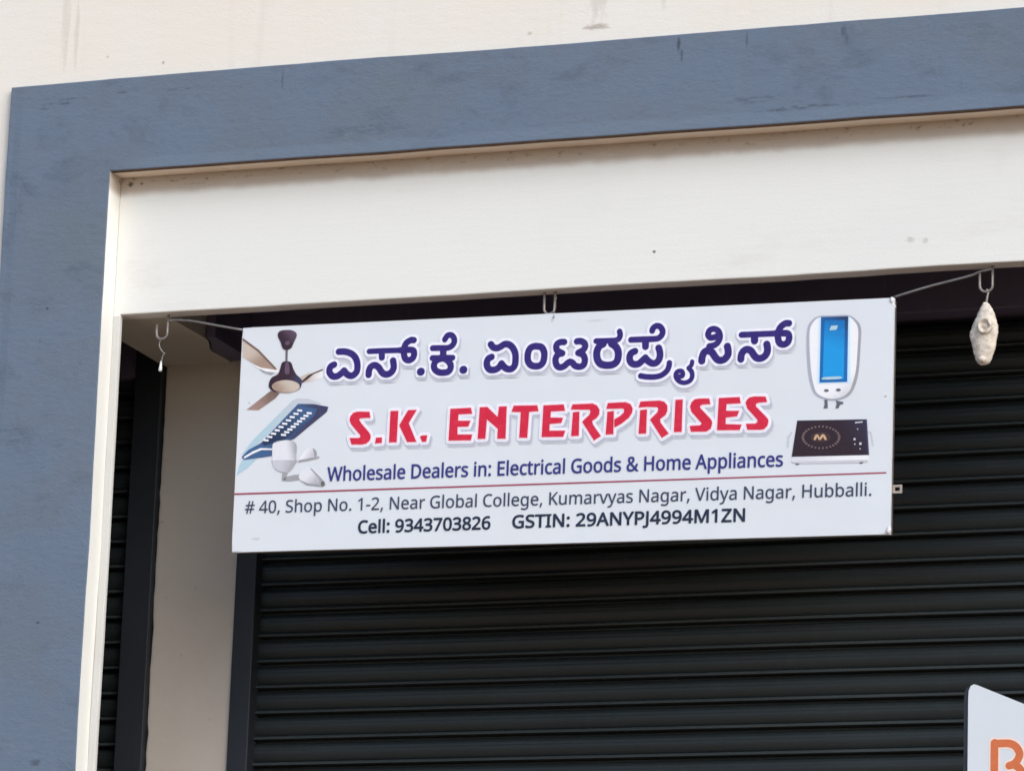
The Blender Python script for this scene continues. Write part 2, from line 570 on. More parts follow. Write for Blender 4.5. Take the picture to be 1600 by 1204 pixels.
KANNADA_STROKES = [[18.5,[[-627.8,231.2],[-609.1,230.4],[-590.2,223.4],[-577.5,210.5],[-572.0,192.6],[-573.0,175.0],[-581.0,165.6],[-590.1,163.0],[-601.5,168.2],[-610.3,178.3]]],[18.5,[[-610.3,178.3],[-619.2,169.8],[-630.1,163.5],[-642.2,164.0],[-651.0,172.8],[-653.0,181.8],[-649.1,191.3],[-640.0,195.9]]],[15.3,[[-539.4,228.4],[-497.7,228.4],[-447.8,227.7]]],[17.8,[[-503.1,225.1],[-502.1,210.0]]],[18.5,[[-538.2,163.9],[-537.8,175.4],[-532.8,185.7],[-521.8,189.7],[-510.4,183.1],[-502.6,172.2],[-494.8,164.8],[-483.7,163.0],[-472.8,168.3],[-466.9,179.5],[-467.4,190.1],[-469.6,199.9]]],[17.8,[[-412.1,253.8],[-421.4,254.2],[-433.9,246.0],[-438.9,233.0],[-439.1,218.9],[-434.8,204.6],[-424.5,198.9],[-413.6,203.8],[-409.5,214.1],[-411.8,224.8],[-422.0,227.9],[-434.9,227.5],[-449.7,227.8]]],[22.2,[[-388.5,166.4],[-387.7,166.3]]],[22.2,[[-266.8,166.6],[-266.1,166.5]]],[16.3,[[-356.9,229.5],[-335.8,229.0],[-313.8,228.6],[-301.2,234.2],[-295.6,244.5],[-297.6,256.0],[-306.1,263.4],[-316.1,262.0],[-323.0,251.8]]],[18.6,[[-326.5,226.5],[-325.6,203.6]]],[16.3,[[-356.3,202.3],[-340.1,201.6],[-325.5,202.8],[-312.7,201.3],[-298.9,200.8]]],[17.8,[[-325.4,201.0],[-343.5,195.6],[-351.3,183.6],[-348.0,171.2],[-336.6,162.9],[-323.8,161.1],[-311.0,162.7],[-304.0,169.5],[-303.6,181.7],[-312.3,193.4],[-325.4,201.0]]],[18.5,[[-190.9,233.0],[-184.2,224.9],[-173.2,222.1],[-162.5,225.7],[-151.8,231.9],[-139.1,230.0],[-127.8,219.9],[-121.0,205.6],[-119.4,189.9],[-120.7,174.2],[-127.5,164.9],[-138.3,163.1],[-149.4,168.4],[-158.9,179.3]]],[18.5,[[-158.9,179.3],[-165.7,169.1],[-176.4,163.4],[-189.1,163.4],[-197.5,170.4],[-200.7,182.7],[-196.6,193.9],[-187.7,198.3]]],[18.5,[[-62.9,222.9],[-47.4,219.1],[-39.6,205.7],[-38.7,191.8],[-41.8,178.0],[-50.1,169.6],[-62.7,168.1],[-75.8,172.1],[-84.0,183.2],[-85.5,198.9],[-82.7,211.9],[-75.4,220.3],[-62.9,222.9]]],[17.8,[[16.0,230.4],[7.0,230.7],[-2.7,226.8],[-6.0,218.2],[-2.1,207.6],[11.7,200.1]]],[17.8,[[11.7,200.1],[0.1,197.1],[-5.9,188.7],[-6.4,178.3],[-2.4,167.7],[6.8,162.1],[18.3,165.1],[27.9,173.4],[34.0,176.3]]],[17.8,[[51.8,230.6],[60.8,231.1],[71.7,226.2],[75.3,216.6],[69.7,206.4],[56.5,199.6]]],[17.8,[[56.5,199.6],[69.2,194.3],[75.0,183.6],[75.3,173.2],[71.1,164.7],[61.4,161.6],[48.8,164.8],[41.3,172.9],[34.0,176.3]]],[15.6,[[105.6,229.1],[130.6,228.9],[155.5,228.7],[167.0,231.7],[172.0,241.9],[169.9,252.4]]],[19.9,[[125.5,220.5],[115.0,214.9],[108.6,201.3],[108.8,187.4],[112.7,175.1],[122.0,166.1],[138.1,162.3],[154.1,163.9],[164.5,171.3],[168.5,184.9],[167.1,200.6],[159.6,213.0],[148.7,220.4]]],[16.3,[[202.6,228.5],[235.5,228.4],[262.0,228.0],[277.9,229.6],[287.9,238.6],[288.8,250.7],[280.5,261.4],[269.8,262.7],[262.1,256.2],[260.5,250.2]]],[19.2,[[242.7,225.0],[243.2,208.6]]],[18.6,[[214.3,197.2],[203.8,192.1],[199.8,180.2],[203.7,167.9],[212.8,162.1],[225.1,162.8],[235.5,171.0],[243.6,178.4]]],[18.6,[[243.6,178.4],[251.5,169.4],[262.3,163.0],[272.9,163.1],[281.5,171.7],[284.2,185.3],[282.1,197.5],[279.6,203.6]]],[15.3,[[232.4,130.1],[251.0,126.7],[272.3,125.9],[289.8,129.7],[303.6,139.8],[309.4,151.6],[310.5,161.9]]],[12.1,[[373.0,162.7],[371.8,154.2],[364.1,145.9]]],[12.8,[[364.1,145.9],[372.7,135.3],[374.1,121.5],[367.8,111.5],[353.9,106.9],[339.7,110.9],[330.6,121.5],[329.4,131.9],[335.3,138.5],[345.0,138.1],[348.7,131.1],[346.3,124.7],[338.4,124.6]]],[16.6,[[419.0,202.0],[433.8,204.7],[443.8,213.8],[447.7,228.2],[442.1,242.1],[430.8,248.1],[419.3,244.9],[414.8,234.2],[419.8,225.7],[429.5,225.0],[440.6,228.5]]],[19.6,[[399.6,163.6],[400.3,173.6],[405.5,186.2],[415.6,190.3],[426.9,185.3],[434.7,174.0],[442.4,165.5],[451.7,162.8],[462.8,166.5],[470.8,178.0],[470.5,190.8],[468.4,199.6]]],[16.2,[[506.5,228.9],[544.5,228.6],[598.1,228.6]]],[20.0,[[541.8,224.1],[542.2,211.4]]],[19.2,[[506.4,163.8],[507.0,174.7],[512.3,184.5],[522.4,189.5],[533.6,184.5],[541.3,173.3],[548.9,165.7],[559.1,163.8],[570.0,168.4],[577.2,179.0],[577.8,191.7],[575.7,200.9]]],[17.9,[[634.3,254.1],[625.1,254.2],[612.4,245.6],[606.3,232.3],[605.7,217.8],[609.7,203.1],[620.9,198.1],[631.8,203.0],[636.1,214.6],[633.1,225.7],[622.0,228.3],[598.1,228.6]]]]
SHOP_NAME_POLYGONS = [[[-530.8,62.5],[-527.2,44.8],[-544.8,45.5],[-557.7,44.2],[-559.3,40.7],[-553.4,31.8],[-530.0,6.4],[-525.1,-0.8],[-523.8,-7.8],[-526.2,-16.5],[-536.0,-24.9],[-546.9,-27.2],[-579.3,-26.1],[-585.8,-7.4],[-558.9,-8.4],[-554.4,-5.9],[-555.6,-0.6],[-582.9,29.3],[-588.1,41.8],[-585.8,52.2],[-578.8,60.8],[-566.0,64.2]],[[-509.0,-9.2],[-491.5,-9.0],[-491.4,-24.7],[-512.0,-25.8]],[[-470.8,62.1],[-447.5,62.1],[-448.6,-24.4],[-471.5,-24.5]],[[-420.3,62.8],[-394.6,62.7],[-416.0,26.8],[-414.9,23.3],[-391.7,-25.5],[-419.2,-25.1],[-444.2,21.7]],[[-383.1,-11.9],[-378.7,-8.2],[-361.4,-7.9],[-364.2,-25.6],[-376.1,-26.1]],[[-299.5,61.8],[-240.4,62.6],[-236.1,45.5],[-275.1,45.2],[-275.4,28.7],[-239.9,27.4],[-245.6,11.1],[-276.5,11.3],[-275.6,-8.7],[-233.8,-10.2],[-236.8,-26.5],[-301.3,-25.2]],[[-215.9,63.1],[-194.1,63.1],[-164.1,35.1],[-161.5,62.8],[-139.0,62.8],[-139.1,-25.6],[-163.5,-24.8],[-162.8,2.1],[-193.7,28.3],[-196.1,-23.6],[-218.8,-23.7]],[[-120.0,63.8],[-53.3,62.2],[-49.1,45.6],[-75.2,44.8],[-77.9,-25.1],[-101.4,-24.3],[-99.5,44.8],[-125.7,46.7]],[[-36.3,61.5],[21.1,62.0],[25.3,43.7],[-14.1,43.4],[-15.3,27.9],[20.6,25.7],[15.7,11.2],[-16.4,9.8],[-16.7,-7.4],[28.1,-9.0],[22.4,-26.1],[-38.5,-24.8]],[[45.3,61.1],[100.6,61.6],[113.2,55.9],[121.6,43.6],[121.2,31.5],[114.4,21.5],[102.2,13.3],[104.3,4.6],[127.6,-27.2],[108.5,-39.4],[74.7,10.8],[74.6,14.3],[92.7,30.9],[96.0,39.4],[93.1,44.3],[61.9,45.4],[40.4,46.6]],[[46.9,39.4],[65.6,41.2],[66.1,-25.0],[43.8,-25.1]],[[143.3,60.8],[192.9,61.6],[206.4,55.9],[213.4,43.6],[212.0,31.6],[203.2,18.2],[185.9,5.1],[163.3,-6.9],[162.5,16.3],[178.2,24.3],[188.5,34.2],[189.2,41.1],[184.6,44.3],[161.6,44.2],[139.4,44.6]],[[142.8,37.1],[161.4,39.3],[162.1,-24.1],[139.9,-24.2]],[[233.6,61.6],[286.1,62.2],[300.1,58.4],[308.9,47.5],[309.3,34.0],[304.3,22.2],[290.0,12.3],[291.0,3.3],[315.0,-27.5],[295.4,-38.8],[261.5,11.8],[280.9,30.6],[283.7,39.5],[280.5,44.1],[254.2,45.8],[228.8,44.8]],[[233.6,38.7],[252.9,39.9],[252.6,-25.3],[231.0,-25.3]],[[330.0,62.5],[350.7,62.5],[350.2,-24.3],[328.0,-24.2]],[[422.8,62.7],[427.0,46.9],[404.9,46.2],[398.8,43.4],[399.0,38.2],[425.8,10.3],[431.8,2.7],[433.1,-4.8],[429.6,-18.1],[417.6,-25.9],[374.8,-25.1],[371.2,-8.6],[398.8,-8.1],[404.0,-3.8],[374.7,28.6],[370.5,42.2],[374.0,54.1],[383.0,62.0],[395.2,63.3]],[[448.5,62.7],[505.8,63.3],[509.1,45.9],[470.9,45.3],[469.9,28.0],[506.0,26.6],[500.1,11.7],[469.7,9.3],[469.5,-7.3],[513.4,-10.2],[508.1,-25.2],[445.9,-23.7]],[[575.6,62.1],[580.9,46.7],[557.7,45.5],[550.8,43.0],[550.9,36.0],[578.4,8.8],[584.2,1.7],[585.8,-5.3],[583.2,-16.2],[573.6,-25.5],[562.4,-26.5],[528.6,-25.3],[523.9,-8.5],[549.3,-8.8],[555.5,-5.5],[554.6,1.4],[527.1,31.4],[521.8,46.8],[525.1,55.0],[532.0,61.0],[543.2,63.3]]]
PICTURES = [
["ceiling_fan_picture","blade",1,"tan",0,[[[-912.9,280.8],[-864.4,245.5],[-808.1,190.7],[-813.0,182.6],[-855.2,195.5],[-911.0,228.0]]],["tan_pale",[-858.2,210.1],[-882.2,248.4]]],
["ceiling_fan_picture","blade_edge",2,"tan_dark",0,[[[-913.0,281.7],[-864.6,247.6],[-808.2,192.3],[-813.4,190.9],[-866.0,241.1],[-912.6,274.6]]],0],
["ceiling_fan_picture","blade_highlight",2,"white",0,[[[-880.0,207.6],[-855.3,196.7],[-800.0,186.2],[-805.0,180.2],[-839.4,185.3],[-867.2,197.2]]],0],
["ceiling_fan_picture","blade_shadow",2,"grey",0,[[[-861.8,194.5],[-839.3,184.5],[-812.8,180.1],[-823.5,174.7],[-847.1,182.7]]],0],
["ceiling_fan_picture","blade",1,"tan_pale",0,[[[-735.8,168.0],[-716.6,175.4],[-672.8,186.0],[-671.7,162.1],[-698.2,154.1],[-732.7,149.3]]],["white",[-724.9,167.5],[-673.1,173.7]]],
["ceiling_fan_picture","blade_edge",2,"brown_dark",0,[[[-733.0,154.7],[-714.2,170.4],[-672.8,186.0],[-672.6,181.9],[-699.1,172.3],[-715.8,158.9],[-731.0,149.6]]],0],
["ceiling_fan_picture","blade",1,"tan_mid",0,[[[-823.4,131.0],[-795.9,122.9],[-809.2,109.0],[-855.7,78.6],[-891.8,81.2]]],["tan_dark",[-877.8,82.7],[-805.6,125.4]]],
["ceiling_fan_picture","rod",2,"grey_dark",0,[[[-784.7,246.3],[-778.2,246.1],[-777.2,208.8],[-783.7,209.1]]],0],
["ceiling_fan_picture","canopy",3,"maroon",2,[[[-809.3,281.8],[-807.7,292.9],[-797.0,297.8],[-772.9,297.6],[-757.3,290.7],[-753.7,280.2],[-762.3,259.9],[-768.2,247.7],[-778.9,243.2],[-792.2,246.2],[-800.6,265.6]]],["mauve",[-786.4,260.9],[-755.0,288.5]]],
["ceiling_fan_picture","canopy_glint",4,"mauve",2,[[[-786.6,265.0],[-775.7,266.2],[-774.0,258.3],[-783.9,255.8]]],0],
["ceiling_fan_picture","motor",3,"maroon",3,[[[-791.6,209.4],[-768.4,208.5],[-759.2,189.5],[-749.2,173.4],[-734.1,159.6],[-732.5,145.2],[-740.5,131.1],[-766.3,123.8],[-810.1,127.6],[-826.4,138.5],[-828.9,151.8],[-821.8,167.2],[-803.9,176.9],[-798.1,191.1]]],["slate_blue",[-769.0,177.5],[-735.4,159.7]]],
["ceiling_fan_picture","motor_sheen",4,"mauve",3,[[[-782.7,206.2],[-773.9,205.8],[-769.9,177.6],[-783.0,178.1]]],0],
["ceiling_fan_picture","motor_plate",4,"tan_pale",0,[[[-737.5,139.6],[-739.2,134.2],[-744.8,129.5],[-753.7,125.9],[-765.0,123.8],[-777.6,123.4],[-790.4,124.8],[-802.0,127.8],[-811.3,132.1],[-817.4,137.2],[-819.7,142.8],[-817.9,148.2],[-812.3,152.9],[-803.4,156.5],[-792.1,158.6],[-779.4,159.0],[-766.7,157.6],[-755.1,154.6],[-745.8,150.3],[-739.8,145.2]]],["tan",[-767.6,148.6],[-792.5,124.8]]],
["street_light_picture","rim",1,"ice",0,[[[-898.4,-42.1],[-868.9,-4.1],[-806.4,55.4],[-758.6,100.9],[-743.7,107.3],[-713.2,105.4],[-673.4,91.5],[-677.5,86.8],[-738.4,87.8],[-792.7,42.6],[-846.7,-8.9],[-888.8,-40.4]]],["grey_pale",[-848.0,15.8],[-695.8,104.7]]],
["street_light_picture","arm_wedge",1,"ice",0,[[[-911.0,-100.4],[-904.6,-72.7],[-896.7,-56.5],[-853.0,-55.9],[-882.3,-81.6]]],0],
["street_light_picture","housing",2,"steel",0,[[[-740.7,92.0],[-695.0,89.9],[-651.2,80.4],[-655.7,66.3],[-746.8,-4.2],[-789.5,-19.1],[-809.1,-20.5],[-809.7,-49.2],[-853.1,-53.9],[-891.4,-57.5],[-898.9,-49.1],[-880.6,-30.4],[-844.4,-12.3]]],["slate_blue",[-793.3,54.9],[-708.5,10.8]]],
["street_light_picture","lamp_panel",3,"navy",0,[[[-733.9,84.8],[-683.5,75.5],[-693.3,55.4],[-777.1,-7.3],[-833.1,-19.7],[-840.8,-13.3]]],["steel",[-803.9,6.0],[-703.0,76.2]]],
["street_light_picture","arm_shine",3,"white",0,[[[-892.7,-49.3],[-867.2,-34.9],[-843.7,-26.3],[-809.9,-28.7],[-810.6,-32.8],[-841.2,-31.7],[-866.9,-41.9],[-889.9,-53.5]]],0],
["street_light_picture","led_dots",4,"white",0,[[[-741.7,76.8],[-726.9,75.1],[-727.5,69.7],[-742.3,71.5]],[[-713.5,68.4],[-698.7,66.6],[-699.3,61.3],[-714.1,63.1]],[[-752.2,68.1],[-737.3,66.3],[-737.9,61.0],[-752.8,62.8]],[[-722.5,61.3],[-707.6,59.5],[-708.3,54.2],[-723.1,55.9]],[[-762.7,59.4],[-747.8,57.6],[-748.4,52.3],[-763.3,54.0]],[[-731.5,54.1],[-716.7,52.3],[-717.3,47.0],[-732.1,48.8]],[[-773.2,50.6],[-758.3,48.8],[-758.9,43.5],[-773.8,45.3]],[[-740.5,47.0],[-725.7,45.2],[-726.3,39.9],[-741.1,41.6]],[[-783.7,41.9],[-768.8,40.1],[-769.4,34.8],[-784.3,36.5]],[[-749.5,39.8],[-734.7,38.0],[-735.3,32.7],[-750.1,34.5]],[[-794.2,33.1],[-779.3,31.3],[-779.9,26.0],[-794.8,27.8]],[[-758.5,32.7],[-743.7,30.9],[-744.3,25.6],[-759.1,27.3]],[[-804.7,24.4],[-789.8,22.6],[-790.4,17.3],[-805.3,19.0]],[[-767.6,25.5],[-752.7,23.7],[-753.3,18.4],[-768.2,20.2]],[[-815.2,15.6],[-800.3,13.8],[-800.9,8.5],[-815.8,10.3]],[[-776.6,18.3],[-761.7,16.6],[-762.3,11.3],[-777.2,13.0]],[[-825.7,6.8],[-810.8,5.1],[-811.4,-0.2],[-826.3,1.5]],[[-785.6,11.2],[-770.7,9.4],[-771.3,4.1],[-786.2,5.9]],[[-836.2,-1.9],[-821.3,-3.7],[-821.9,-9.0],[-836.8,-7.2]]],0],
["bulb_picture_large","globe",3,"bulb",3,[[[-809.7,-24.6],[-803.0,-11.3],[-781.4,-7.1],[-755.2,-8.8],[-739.4,-20.8],[-738.4,-49.5],[-739.0,-72.0],[-755.3,-93.9],[-776.9,-95.3],[-796.9,-86.4],[-806.1,-69.8]]],["grey",[-766.3,-48.6],[-731.9,-41.6]]],
["bulb_picture_large","globe_band",4,"grey_pale",2,[[[-805.6,-61.6],[-739.4,-63.8],[-739.9,-72.0],[-755.3,-93.1],[-777.0,-94.5],[-795.7,-85.7],[-804.3,-69.8]]],["grey",[-787.0,-68.4],[-734.0,-86.4]]],
["bulb_picture_large","base",2,"grey",0,[[[-776.3,-91.2],[-759.7,-91.7],[-765.1,-114.8],[-775.7,-119.8],[-777.7,-114.4]]],0],
["bulb_picture_small","globe",3,"grey_pale",2,[[[-730.7,-65.3],[-722.8,-50.0],[-706.3,-32.2],[-691.3,-29.9],[-680.8,-40.0],[-679.2,-54.8],[-702.6,-63.0]]],["white",[-688.1,-51.2],[-714.9,-34.0]]],
["bulb_picture_small","base_shadow",4,"grey",0,[[[-730.8,-63.7],[-705.0,-59.6],[-671.4,-55.0],[-670.4,-59.1],[-702.5,-65.0],[-729.7,-68.6]]],0],
["bulb_picture_small","base_end",4,"grey",1,[[[-690.7,-32.7],[-679.9,-41.3],[-679.2,-54.8],[-685.7,-54.5],[-687.6,-43.1]]],0],
["bulb_picture_lying","stem",2,"grey",1,[[[-768.4,-109.0],[-728.8,-102.9],[-721.6,-116.2],[-767.0,-119.7]]],0],
["bulb_picture_lying","globe",3,"bulb",2,[[[-727.8,-105.0],[-712.2,-88.0],[-692.8,-87.8],[-653.4,-124.9],[-655.8,-137.0],[-701.5,-129.1],[-722.8,-118.6]]],["grey",[-703.0,-99.7],[-666.5,-137.5]]],
["bulb_picture_lying","globe_edge",4,"grey",0,[[[-697.1,-86.8],[-691.5,-87.8],[-652.5,-124.9],[-657.6,-126.4]]],0],
["bulb_picture_lying","globe_edge",4,"grey",0,[[[-723.7,-117.8],[-701.6,-127.4],[-655.9,-134.6],[-655.7,-138.6],[-703.1,-131.5]]],0],
["bulb_picture_lying","tip",5,"grey_dark",1,[[[-662.0,-125.4],[-652.5,-124.9],[-654.5,-137.1],[-661.5,-134.4]]],0],
["water_heater_picture","casing",1,"steel_pale",4,[[[683.9,235.9],[693.8,258.1],[714.3,270.4],[751.7,270.3],[793.1,269.3],[816.2,254.7],[828.6,231.7],[827.9,182.6],[825.0,125.6],[818.3,89.1],[803.7,59.2],[777.2,45.9],[744.2,45.1],[710.7,59.9],[695.6,89.9],[687.6,131.1],[682.9,188.7]]],["grey",[757.7,185.6],[836.4,170.0]]],
["water_heater_picture","front",2,"white",4,[[[691.0,233.6],[700.1,254.5],[716.5,266.2],[751.8,266.2],[791.1,265.3],[810.0,252.1],[820.8,230.0],[820.5,182.9],[817.5,125.9],[810.0,91.5],[798.2,64.7],[775.0,50.9],[744.9,50.4],[715.6,63.8],[703.9,89.5],[695.9,130.8],[691.2,188.4]]],["grey_pale",[780.1,102.9],[818.2,52.5]]],
["water_heater_picture","panel_glow",3,"ice_white",0,[[[715.7,266.2],[799.0,264.1],[803.1,88.9],[714.2,90.0]]],0],
["water_heater_picture","panel",4,"blue",0,[[[720.6,267.2],[794.0,266.0],[794.7,92.1],[720.3,93.0]]],["navy",[744.8,206.6],[793.0,274.2]]],
["water_heater_picture","panel_centre",5,"cyan",0,[[[730.4,257.3],[785.1,256.5],[785.5,99.4],[728.5,100.0]]],["blue",[745.5,173.8],[776.5,270.9]]],
["water_heater_picture","panel_badge",6,"ice",0,[[[748.1,242.2],[766.8,242.6],[763.3,231.2],[744.3,230.4]]],0],
["water_heater_picture","panel_caption",6,"ice",1,[[[731.2,106.4],[775.9,106.7],[776.0,100.6],[730.5,100.3]]],0],
["water_heater_picture","knob",4,"slate",0,[[[746.1,71.2],[745.2,69.3],[742.8,68.1],[739.5,67.7],[736.2,68.4],[733.8,69.8],[732.8,71.7],[733.7,73.5],[736.1,74.7],[739.4,75.1],[742.7,74.5],[745.1,73.0]]],0],
["water_heater_picture","knob",4,"slate",0,[[[778.3,71.5],[777.4,69.7],[775.0,68.5],[771.7,68.1],[768.4,68.7],[766.0,70.2],[765.1,72.0],[765.9,73.9],[768.3,75.1],[771.6,75.5],[774.9,74.8],[777.3,73.4]]],0],
["water_heater_picture","pipe",2,"slate",0,[[[734.2,47.5],[742.9,47.2],[743.8,24.8],[732.2,24.4],[735.3,35.3]]],0],
["water_heater_picture","pipe",2,"slate",0,[[[764.8,44.3],[785.5,39.5],[784.8,34.2],[776.6,32.9],[772.7,23.7],[764.4,23.6],[767.5,36.1]]],0],
["cooktop_picture","body",1,"grey_white",0,[[[650.6,-98.1],[856.2,-100.9],[854.5,-121.1],[834.1,-122.4],[661.0,-119.2],[648.5,-113.1]]],["white",[669.2,-112.9],[817.4,-109.8]]],
["cooktop_picture","body_edge",2,"grey_pale",0,[[[652.6,-112.4],[854.4,-114.2],[854.1,-120.7],[834.1,-122.4],[661.9,-119.2],[649.3,-113.9]]],0],
["cooktop_picture","foot",2,"slate",0,[[[658.9,-117.5],[671.3,-117.1],[669.4,-121.9],[663.2,-122.1]]],0],
["cooktop_picture","foot",2,"slate",0,[[[829.9,-119.9],[842.2,-119.5],[839.0,-124.2],[833.3,-124.4]]],0],
["cooktop_picture","glass_top",2,"plum",0,[[[662.5,-4.9],[848.2,-8.3],[856.2,-102.2],[649.8,-100.1]]],["slate_blue",[783.4,-51.9],[896.9,17.0]]],
["cooktop_picture","glass_edge",3,"slate_blue",0,[[[844.9,-8.6],[849.0,-8.4],[857.0,-102.2],[852.5,-102.0]]],0],
["cooktop_picture","handle",1,"grey_pale",0,[[[647.4,-32.9],[650.8,-35.8],[642.8,-49.0],[640.9,-75.4],[636.0,-76.1],[636.9,-46.8]]],0],
["cooktop_picture","handle",1,"grey_pale",0,[[[853.7,-38.9],[862.0,-42.5],[869.3,-79.1],[864.4,-79.8],[858.4,-47.2],[853.0,-43.0]]],0],
["cooktop_picture","cooking_ring",3,"umber",0,[[[773.1,-55.2],[779.7,-55.4],[779.6,-51.3],[773.0,-51.1]],[[771.6,-60.4],[778.0,-61.6],[779.3,-57.9],[772.9,-56.6]],[[768.2,-65.2],[774.3,-67.4],[776.6,-64.2],[770.6,-62.0]],[[763.2,-69.4],[768.6,-72.4],[771.7,-69.9],[766.3,-66.9]],[[756.7,-72.8],[761.2,-76.6],[764.8,-74.8],[760.3,-71.0]],[[749.0,-75.5],[752.4,-79.8],[756.2,-78.6],[752.8,-74.3]],[[740.3,-77.1],[742.4,-81.8],[746.4,-81.2],[744.3,-76.5]],[[731.0,-77.7],[731.8,-82.5],[735.9,-82.4],[735.1,-77.5]],[[721.5,-77.1],[720.9,-81.9],[725.0,-82.3],[725.6,-77.5]],[[712.2,-75.4],[710.2,-79.9],[714.3,-80.8],[716.2,-76.3]],[[703.5,-72.6],[700.3,-76.7],[704.2,-78.2],[707.4,-74.0]],[[695.9,-68.8],[691.5,-72.3],[695.2,-74.4],[699.5,-70.9]],[[689.6,-64.2],[684.3,-66.9],[687.6,-69.6],[692.9,-66.9]],[[685.1,-59.0],[679.1,-60.8],[681.6,-64.2],[687.6,-62.4]],[[682.6,-53.5],[676.1,-54.3],[677.6,-58.2],[684.0,-57.4]],[[682.1,-47.9],[675.5,-47.7],[675.6,-51.8],[682.2,-52.0]],[[683.7,-42.7],[677.2,-41.4],[675.9,-45.2],[682.4,-46.5]],[[687.1,-37.9],[681.0,-35.7],[678.6,-38.9],[684.7,-41.1]],[[692.1,-33.7],[686.7,-30.6],[683.5,-33.1],[689.0,-36.2]],[[698.6,-30.2],[694.1,-26.4],[690.5,-28.2],[695.0,-32.0]],[[706.4,-27.6],[703.0,-23.2],[699.1,-24.4],[702.5,-28.8]],[[715.1,-26.0],[713.0,-21.2],[708.9,-21.9],[711.1,-26.6]],[[724.4,-25.4],[723.6,-20.5],[719.5,-20.7],[720.3,-25.5]],[[733.9,-26.0],[734.5,-21.2],[730.4,-20.8],[729.8,-25.6]],[[743.2,-27.8],[745.2,-23.2],[741.1,-22.3],[739.2,-26.8]],[[751.9,-30.6],[755.1,-26.4],[751.2,-25.0],[748.0,-29.1]],[[759.5,-34.3],[763.8,-30.9],[760.2,-28.8],[755.8,-32.2]],[[765.7,-38.9],[771.0,-36.2],[767.8,-33.5],[762.5,-36.2]],[[770.2,-44.1],[776.2,-42.3],[773.7,-39.0],[767.7,-40.8]],[[772.7,-49.6],[779.1,-48.9],[777.7,-45.0],[771.3,-45.8]]],0],
["cooktop_picture","ring_centre",3,"brown_dark",0,[[[753.7,-52.5],[752.5,-56.7],[748.7,-60.4],[742.7,-63.3],[735.2,-65.0],[726.8,-65.3],[718.3,-64.4],[710.7,-62.1],[704.6,-58.9],[700.6,-54.9],[699.2,-50.6],[700.4,-46.3],[704.2,-42.6],[710.2,-39.8],[717.7,-38.1],[726.2,-37.7],[734.6,-38.7],[742.2,-40.9],[748.3,-44.2],[752.3,-48.1]]],0],
["cooktop_picture","ring_badge",4,"sand",1,[[[708.0,-56.6],[713.1,-44.5],[720.5,-44.8],[723.2,-52.2],[729.6,-44.3],[737.1,-45.4],[743.1,-57.8],[737.3,-58.4],[733.1,-50.9],[727.4,-58.0],[721.6,-57.8],[717.3,-50.4],[713.4,-57.6]]],0],
["cooktop_picture","button",3,"grey_pale",0,[[[820.5,-59.7],[819.9,-61.5],[818.3,-62.7],[816.3,-62.6],[814.6,-61.4],[813.9,-59.4],[814.5,-57.5],[816.1,-56.4],[818.2,-56.5],[819.8,-57.7]]],0],
["cooktop_picture","button",3,"grey_pale",0,[[[836.8,-72.0],[836.1,-74.1],[834.3,-75.3],[832.0,-75.3],[830.1,-73.9],[829.4,-71.7],[830.0,-69.6],[831.9,-68.3],[834.1,-68.4],[836.0,-69.8]]],0],
["cooktop_picture","button",3,"grey_pale",0,[[[820.4,-72.6],[820.0,-73.8],[819.0,-74.5],[817.7,-74.5],[816.7,-73.7],[816.3,-72.5],[816.6,-71.3],[817.6,-70.6],[818.9,-70.6],[819.9,-71.4]]],0],
["cooktop_picture","button",3,"grey_pale",0,[[[826.9,-33.1],[826.4,-34.3],[824.9,-34.7],[823.5,-34.2],[822.8,-33.0],[823.4,-31.9],[824.9,-31.4],[826.3,-32.0]]],0],
["cooktop_picture","button",3,"grey_pale",0,[[[834.6,-85.2],[834.0,-86.4],[832.6,-86.8],[831.1,-86.3],[830.5,-85.1],[831.0,-84.0],[832.5,-83.6],[833.9,-84.1]]],0],
["cooktop_picture","button",3,"grey_pale",0,[[[817.5,-14.5],[838.0,-13.3],[838.1,-16.5],[817.6,-17.8]]],0]]
TEXT_LINES = [["tagline_lettering","Wholesale Dealers in: Electrical Goods & Home Appliances",[-645.0,-123.4],[626.1,-124.0],37.4,1.0,"indigo"],["address_lettering","# 40, Shop No. 1-2, Near Global College, Kumarvyas Nagar, Vidya Nagar, Hubballi.",[-880.5,-205.1],[864.5,-208.7],33.4,0.45,"ink"],["phone_lettering","Cell: 9343703826",[-548.6,-267.7],[-174.2,-266.7],33.4,1.35,"ink_dark"],["tax_number_lettering","GSTIN: 29ANYPJ4994M1ZN",[-111.0,-265.9],[527.1,-265.9],33.4,1.35,"ink_dark"]]
RULE_LINE = [[-914.6,-148.2],[903.2,-148.1],[903.2,-151.9],[-914.3,-153.1]]
